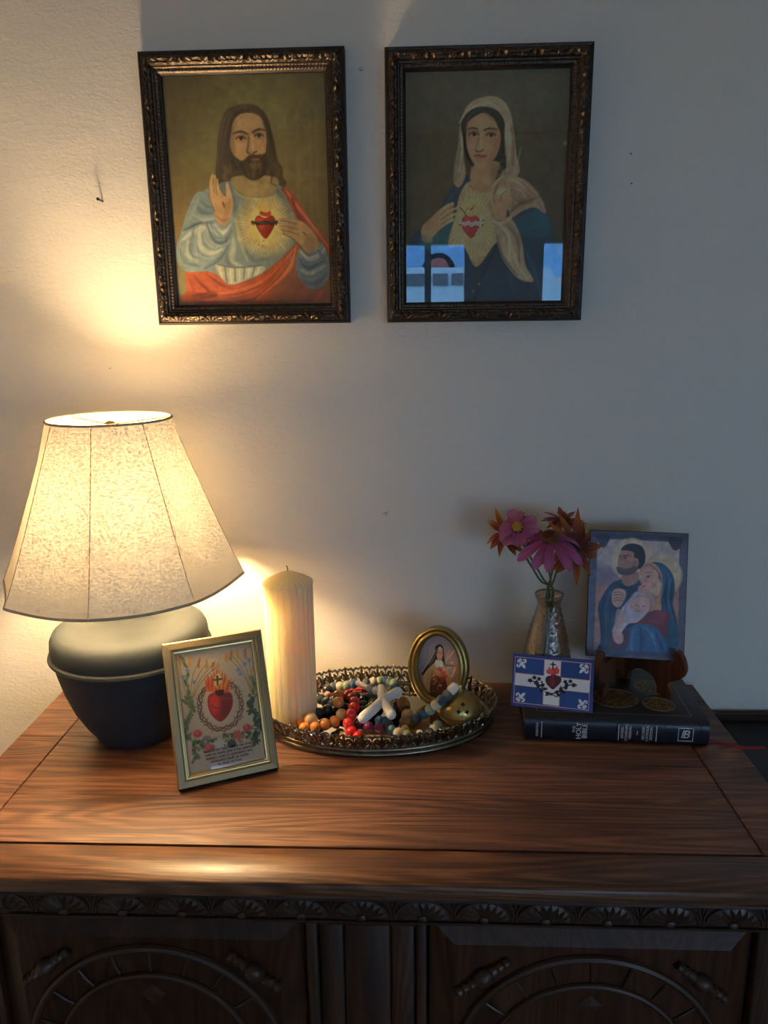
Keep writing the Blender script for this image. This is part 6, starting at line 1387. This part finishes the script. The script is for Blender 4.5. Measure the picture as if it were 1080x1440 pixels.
def flower(name, label, c0, axis, n, L_, w, d0, d1, pm, pointed, cup, r0, centre, stem_to, rows=1, jit=.12, skip=None):
    t = empty(name, c0, 0, label, 'flower', 'cut flowers in the bud vase')
    q = Vector(axis).normalized().to_track_quat('Z', 'Y'); rnd = random.Random(len(label))
    mes = []
    for k in range(3):
        me = petal_mesh(L_ * (1 + .12 * (k - 1)), w * (1 - .08 * k), d0 + .10 * (k - 1), d1 + .22 * (k - 1), pointed, cup); me.materials.append(pm); mes.append(me)
    for rw in range(rows):
        for k in range(n):
            a = 2 * math.pi * (k + .5 * rw) / n + rnd.uniform(-jit, jit)
            o = link_mesh('petal', mes[rnd.randrange(3)], None, t)
            Mx = q.to_matrix().to_4x4() @ Matrix.Rotation(a, 4, 'Z') @ Matrix.Translation((r0, 0, -.001 * rw)) @ Matrix.Rotation(rnd.uniform(-.25, .25), 4, 'X') @ Matrix.Rotation(rnd.uniform(-.12, .16) + .18 * rw, 4, 'Y')
            if rw: Mx = Mx @ Matrix.Scale(.86, 4)
            o.matrix_local = Mx
    for (kind, r, h, m_) in centre:
        mb = MB()
        if kind == 'dome': mb.sphere((0, 0, 0), r, 18, 10, (1, 1, h / r))
        elif kind == 'cone':
            for i in range(120):
                ph = i * 2.39996; rr = r * math.sqrt(i / 120); zz = h * (1 - (rr / r) ** 2) ** .7
                nrm = Vector((rr * math.cos(ph) * .8, rr * math.sin(ph) * .8, zz * 0.5 + .004)).normalized(); p0 = Vector((rr * math.cos(ph), rr * math.sin(ph), zz)); mb.tube([tuple(p0 - nrm * .001), tuple(p0 + nrm * .0022)], [.0010, .0003], 4)
            mb.sphere((0, 0, 0), r * .95, 14, 8, (1, 1, h / r * .9))
        elif kind == 'pompon':
            for i in range(46):
                ph = i * 2.39996; rr = r * math.sqrt(i / 46); zz = h * (1 - (rr / r) ** 2) ** .5; mb.sphere((rr * math.cos(ph), rr * math.sin(ph), zz), .0013, 6, 5)
            mb.sphere((0, 0, 0), r * .9, 12, 8, (1, 1, h / r * .85))
        mb.v = [tuple(q @ Vector(p)) for p in mb.v]; mb.build({'dome': 'disc', 'cone': 'seed_cone', 'pompon': 'pollen_ring'}[kind], m_, t)
    e = Vector(stem_to) - Vector(c0); ax = Vector(axis).normalized(); nk = Vector((VX + (stem_to[0] - VX) * -.5, VY + (stem_to[1] - VY) * -.5, ZB_ + .143)) - Vector(c0)
    MB().tube([tuple(p) for p in catmull([(0, 0, 0), tuple(-ax * .022), tuple(nk * .72 - ax * .004), tuple(nk), tuple(e)], 5, closed=False)], .0015, 7).build('stem', M_STEM, t)
    return t
PK = petal_mat('magenta petal', (0.34, 0.055, 0.16), (0.47, 0.13, 0.29), .04); PK2 = petal_mat('pink petal', (0.42, 0.09, 0.20), (0.56, 0.20, 0.34), .03)
RU = petal_mat('rust petal', (0.13, 0.020, 0.012), (0.52, 0.13, 0.015), .042); OR = petal_mat('amber petal', (0.20, 0.03, 0.010), (0.62, 0.24, 0.02), .04); RS = petal_mat('dusky rose petal', (0.30, 0.06, 0.06), (0.46, 0.14, 0.14), .03)
M_CONE = mat('cone spikes', (0.30, 0.075, 0.02), 0.6, var=(200, .2, (0.10, 0.05, 0.02))); M_POL = mat('yellow pollen', (0.62, 0.36, 0.025), 0.7); M_MAR = mat('maroon disc', (0.10, 0.02, 0.03), 0.8); M_BRN = mat('dark brown disc', (0.035, 0.018, 0.012), 0.9)
flower('orange_daisy', 'rust orange daisy with pointed petals drooping over the right of the bouquet', (0.2190, -0.0540, 1.0740), (0.30, -0.88, 0.15), 13, .046, .0135, .10, -.55, RU, True, .12, .006, [('dome', .010, .008, M_BRN)], (0.197, -0.044, ZB_ + .012), 1, .15)
flower('orange_daisy', 'amber daisy half hidden at the far left of the bouquet', (0.1270, -0.0420, 1.0930), (-0.45, -0.62, 0.42), 11, .036, .0115, .0, -.5, OR, True, .12, .005, [('dome', .009, .007, M_BRN)], (0.186, -0.060, ZB_ + .012), 1, .15)
flower('dusky_coneflower', 'dusky rose flower at the back right of the bouquet', (0.2080, -0.0300, 1.1060), (0.12, -0.35, 0.93), 13, .028, .0095, .25, -.15, RS, True, .1, .005, [('cone', .009, .008, M_CONE)], (0.193, -0.058, ZB_ + .012), 1, .15)
flower('pink_zinnia', 'pink zinnia with a yellow pollen crown at the left of the bouquet', (0.1400, -0.0600, 1.1030), (-0.22, -0.62, 0.76), 9, .027, .0185, .35, -.35, PK2, False, .10, .004, [('dome', .0085, .006, M_MAR), ('pompon', .0072, .0135, M_POL)], (0.178, -0.050, ZB_ + .012), 2, .1)
flower('purple_coneflower', 'magenta coneflower with drooping petals and orange cone in the bouquet centre', (0.1810, -0.0830, 1.0950), (0.06, -0.42, 0.90), 14, .042, .0165, -.10, -.95, PK, False, .10, .009, [('cone', .0135, .0115, M_CONE)], (0.183, -0.036, ZB_ + .012), 1, .07)

# ================================================================== SMALL THINGS ON THE WALL
M_NAIL = mat('dark nail', (0.05, 0.045, 0.04), 0.4, 0.8); M_PIN = mat('white pin', (0.75, 0.74, 0.72), 0.4); M_HOLE2 = mat('nail hole', (0.02, 0.018, 0.015), 0.9); M_SMUDGE = mat('brown smudge', (0.20, 0.10, 0.06), 0.9)
nl = empty('wall_nail', (-0.4425, WALL_Y, 1.5535), 0, 'bare dark nail in the wall left of the bearded man print', 'nail')
MB().tube([(0, 0.004, 0), (-0.0004, -0.016, 0.001)], .0011, 8).build('shank', M_NAIL, nl); MB().lathe([(0, 0), (.0022, 0), (.0022, .0008), (0, .001)], 10, Matrix.Translation((-0.0004, -0.016, 0.001)) @ Matrix.Rotation(R(90), 4, 'X')).build('head', M_NAIL, nl)
pn = empty('wall_pin', (-0.0722, WALL_Y, 1.7127), 0, 'tiny white pin in the wall between the two prints', 'pin')
MB().lathe([(0, -.004), (.0012, -.004), (.0012, .004), (.0024, .0045), (.0026, .0065), (.0016, .008), (0, .0083)], 12, Matrix.Rotation(R(90), 4, 'X')).build('head', M_PIN, pn)
for x, zz, lb in ((0.2951, 1.5637, 'lower of two small nail holes right of the veiled woman print'), (0.2916, 1.6015, 'upper of two small nail holes right of the veiled woman print')):
    hh = empty('nail_hole', (x, WALL_Y, zz), 0, lb, 'nail hole', 'nail holes in the wall')
    MB().lathe([(0, .0), (.0011, .0), (.0009, .0004), (0, .0003)], 10, Matrix.Rotation(R(90), 4, 'X')).build('hole', M_HOLE2, hh)
M_SCUFF = mat('scuff', (0.28, 0.15, 0.09), 0.9)
for x, zz, sc_2, lb in ((-0.0465, 1.0982, 0.8, 'small reddish brown scuff on the wall above the tray'), (-0.4552, 1.3214, 0.4, 'tiny dark scuff on the wall above the lamp shade')):
    sf = empty('wall_scuff', (x, WALL_Y, zz), 0, lb, 'scuff mark', 'scuff marks on the wall')
    for k in range(5):
        a = k * 2.4; r_ = 0.0035 * sc_2 * math.sqrt(k / 4)
        MB().lathe([(0, -.0002), (.0013 * sc_2, -.0002), (.0010 * sc_2, .0003), (0, .0003)], 7, Matrix.Translation((r_ * math.cos(a) * 1.6, 0, r_ * math.sin(a))) @ Matrix.Rotation(R(90), 4, 'X')).build('speck', M_SCUFF, sf)
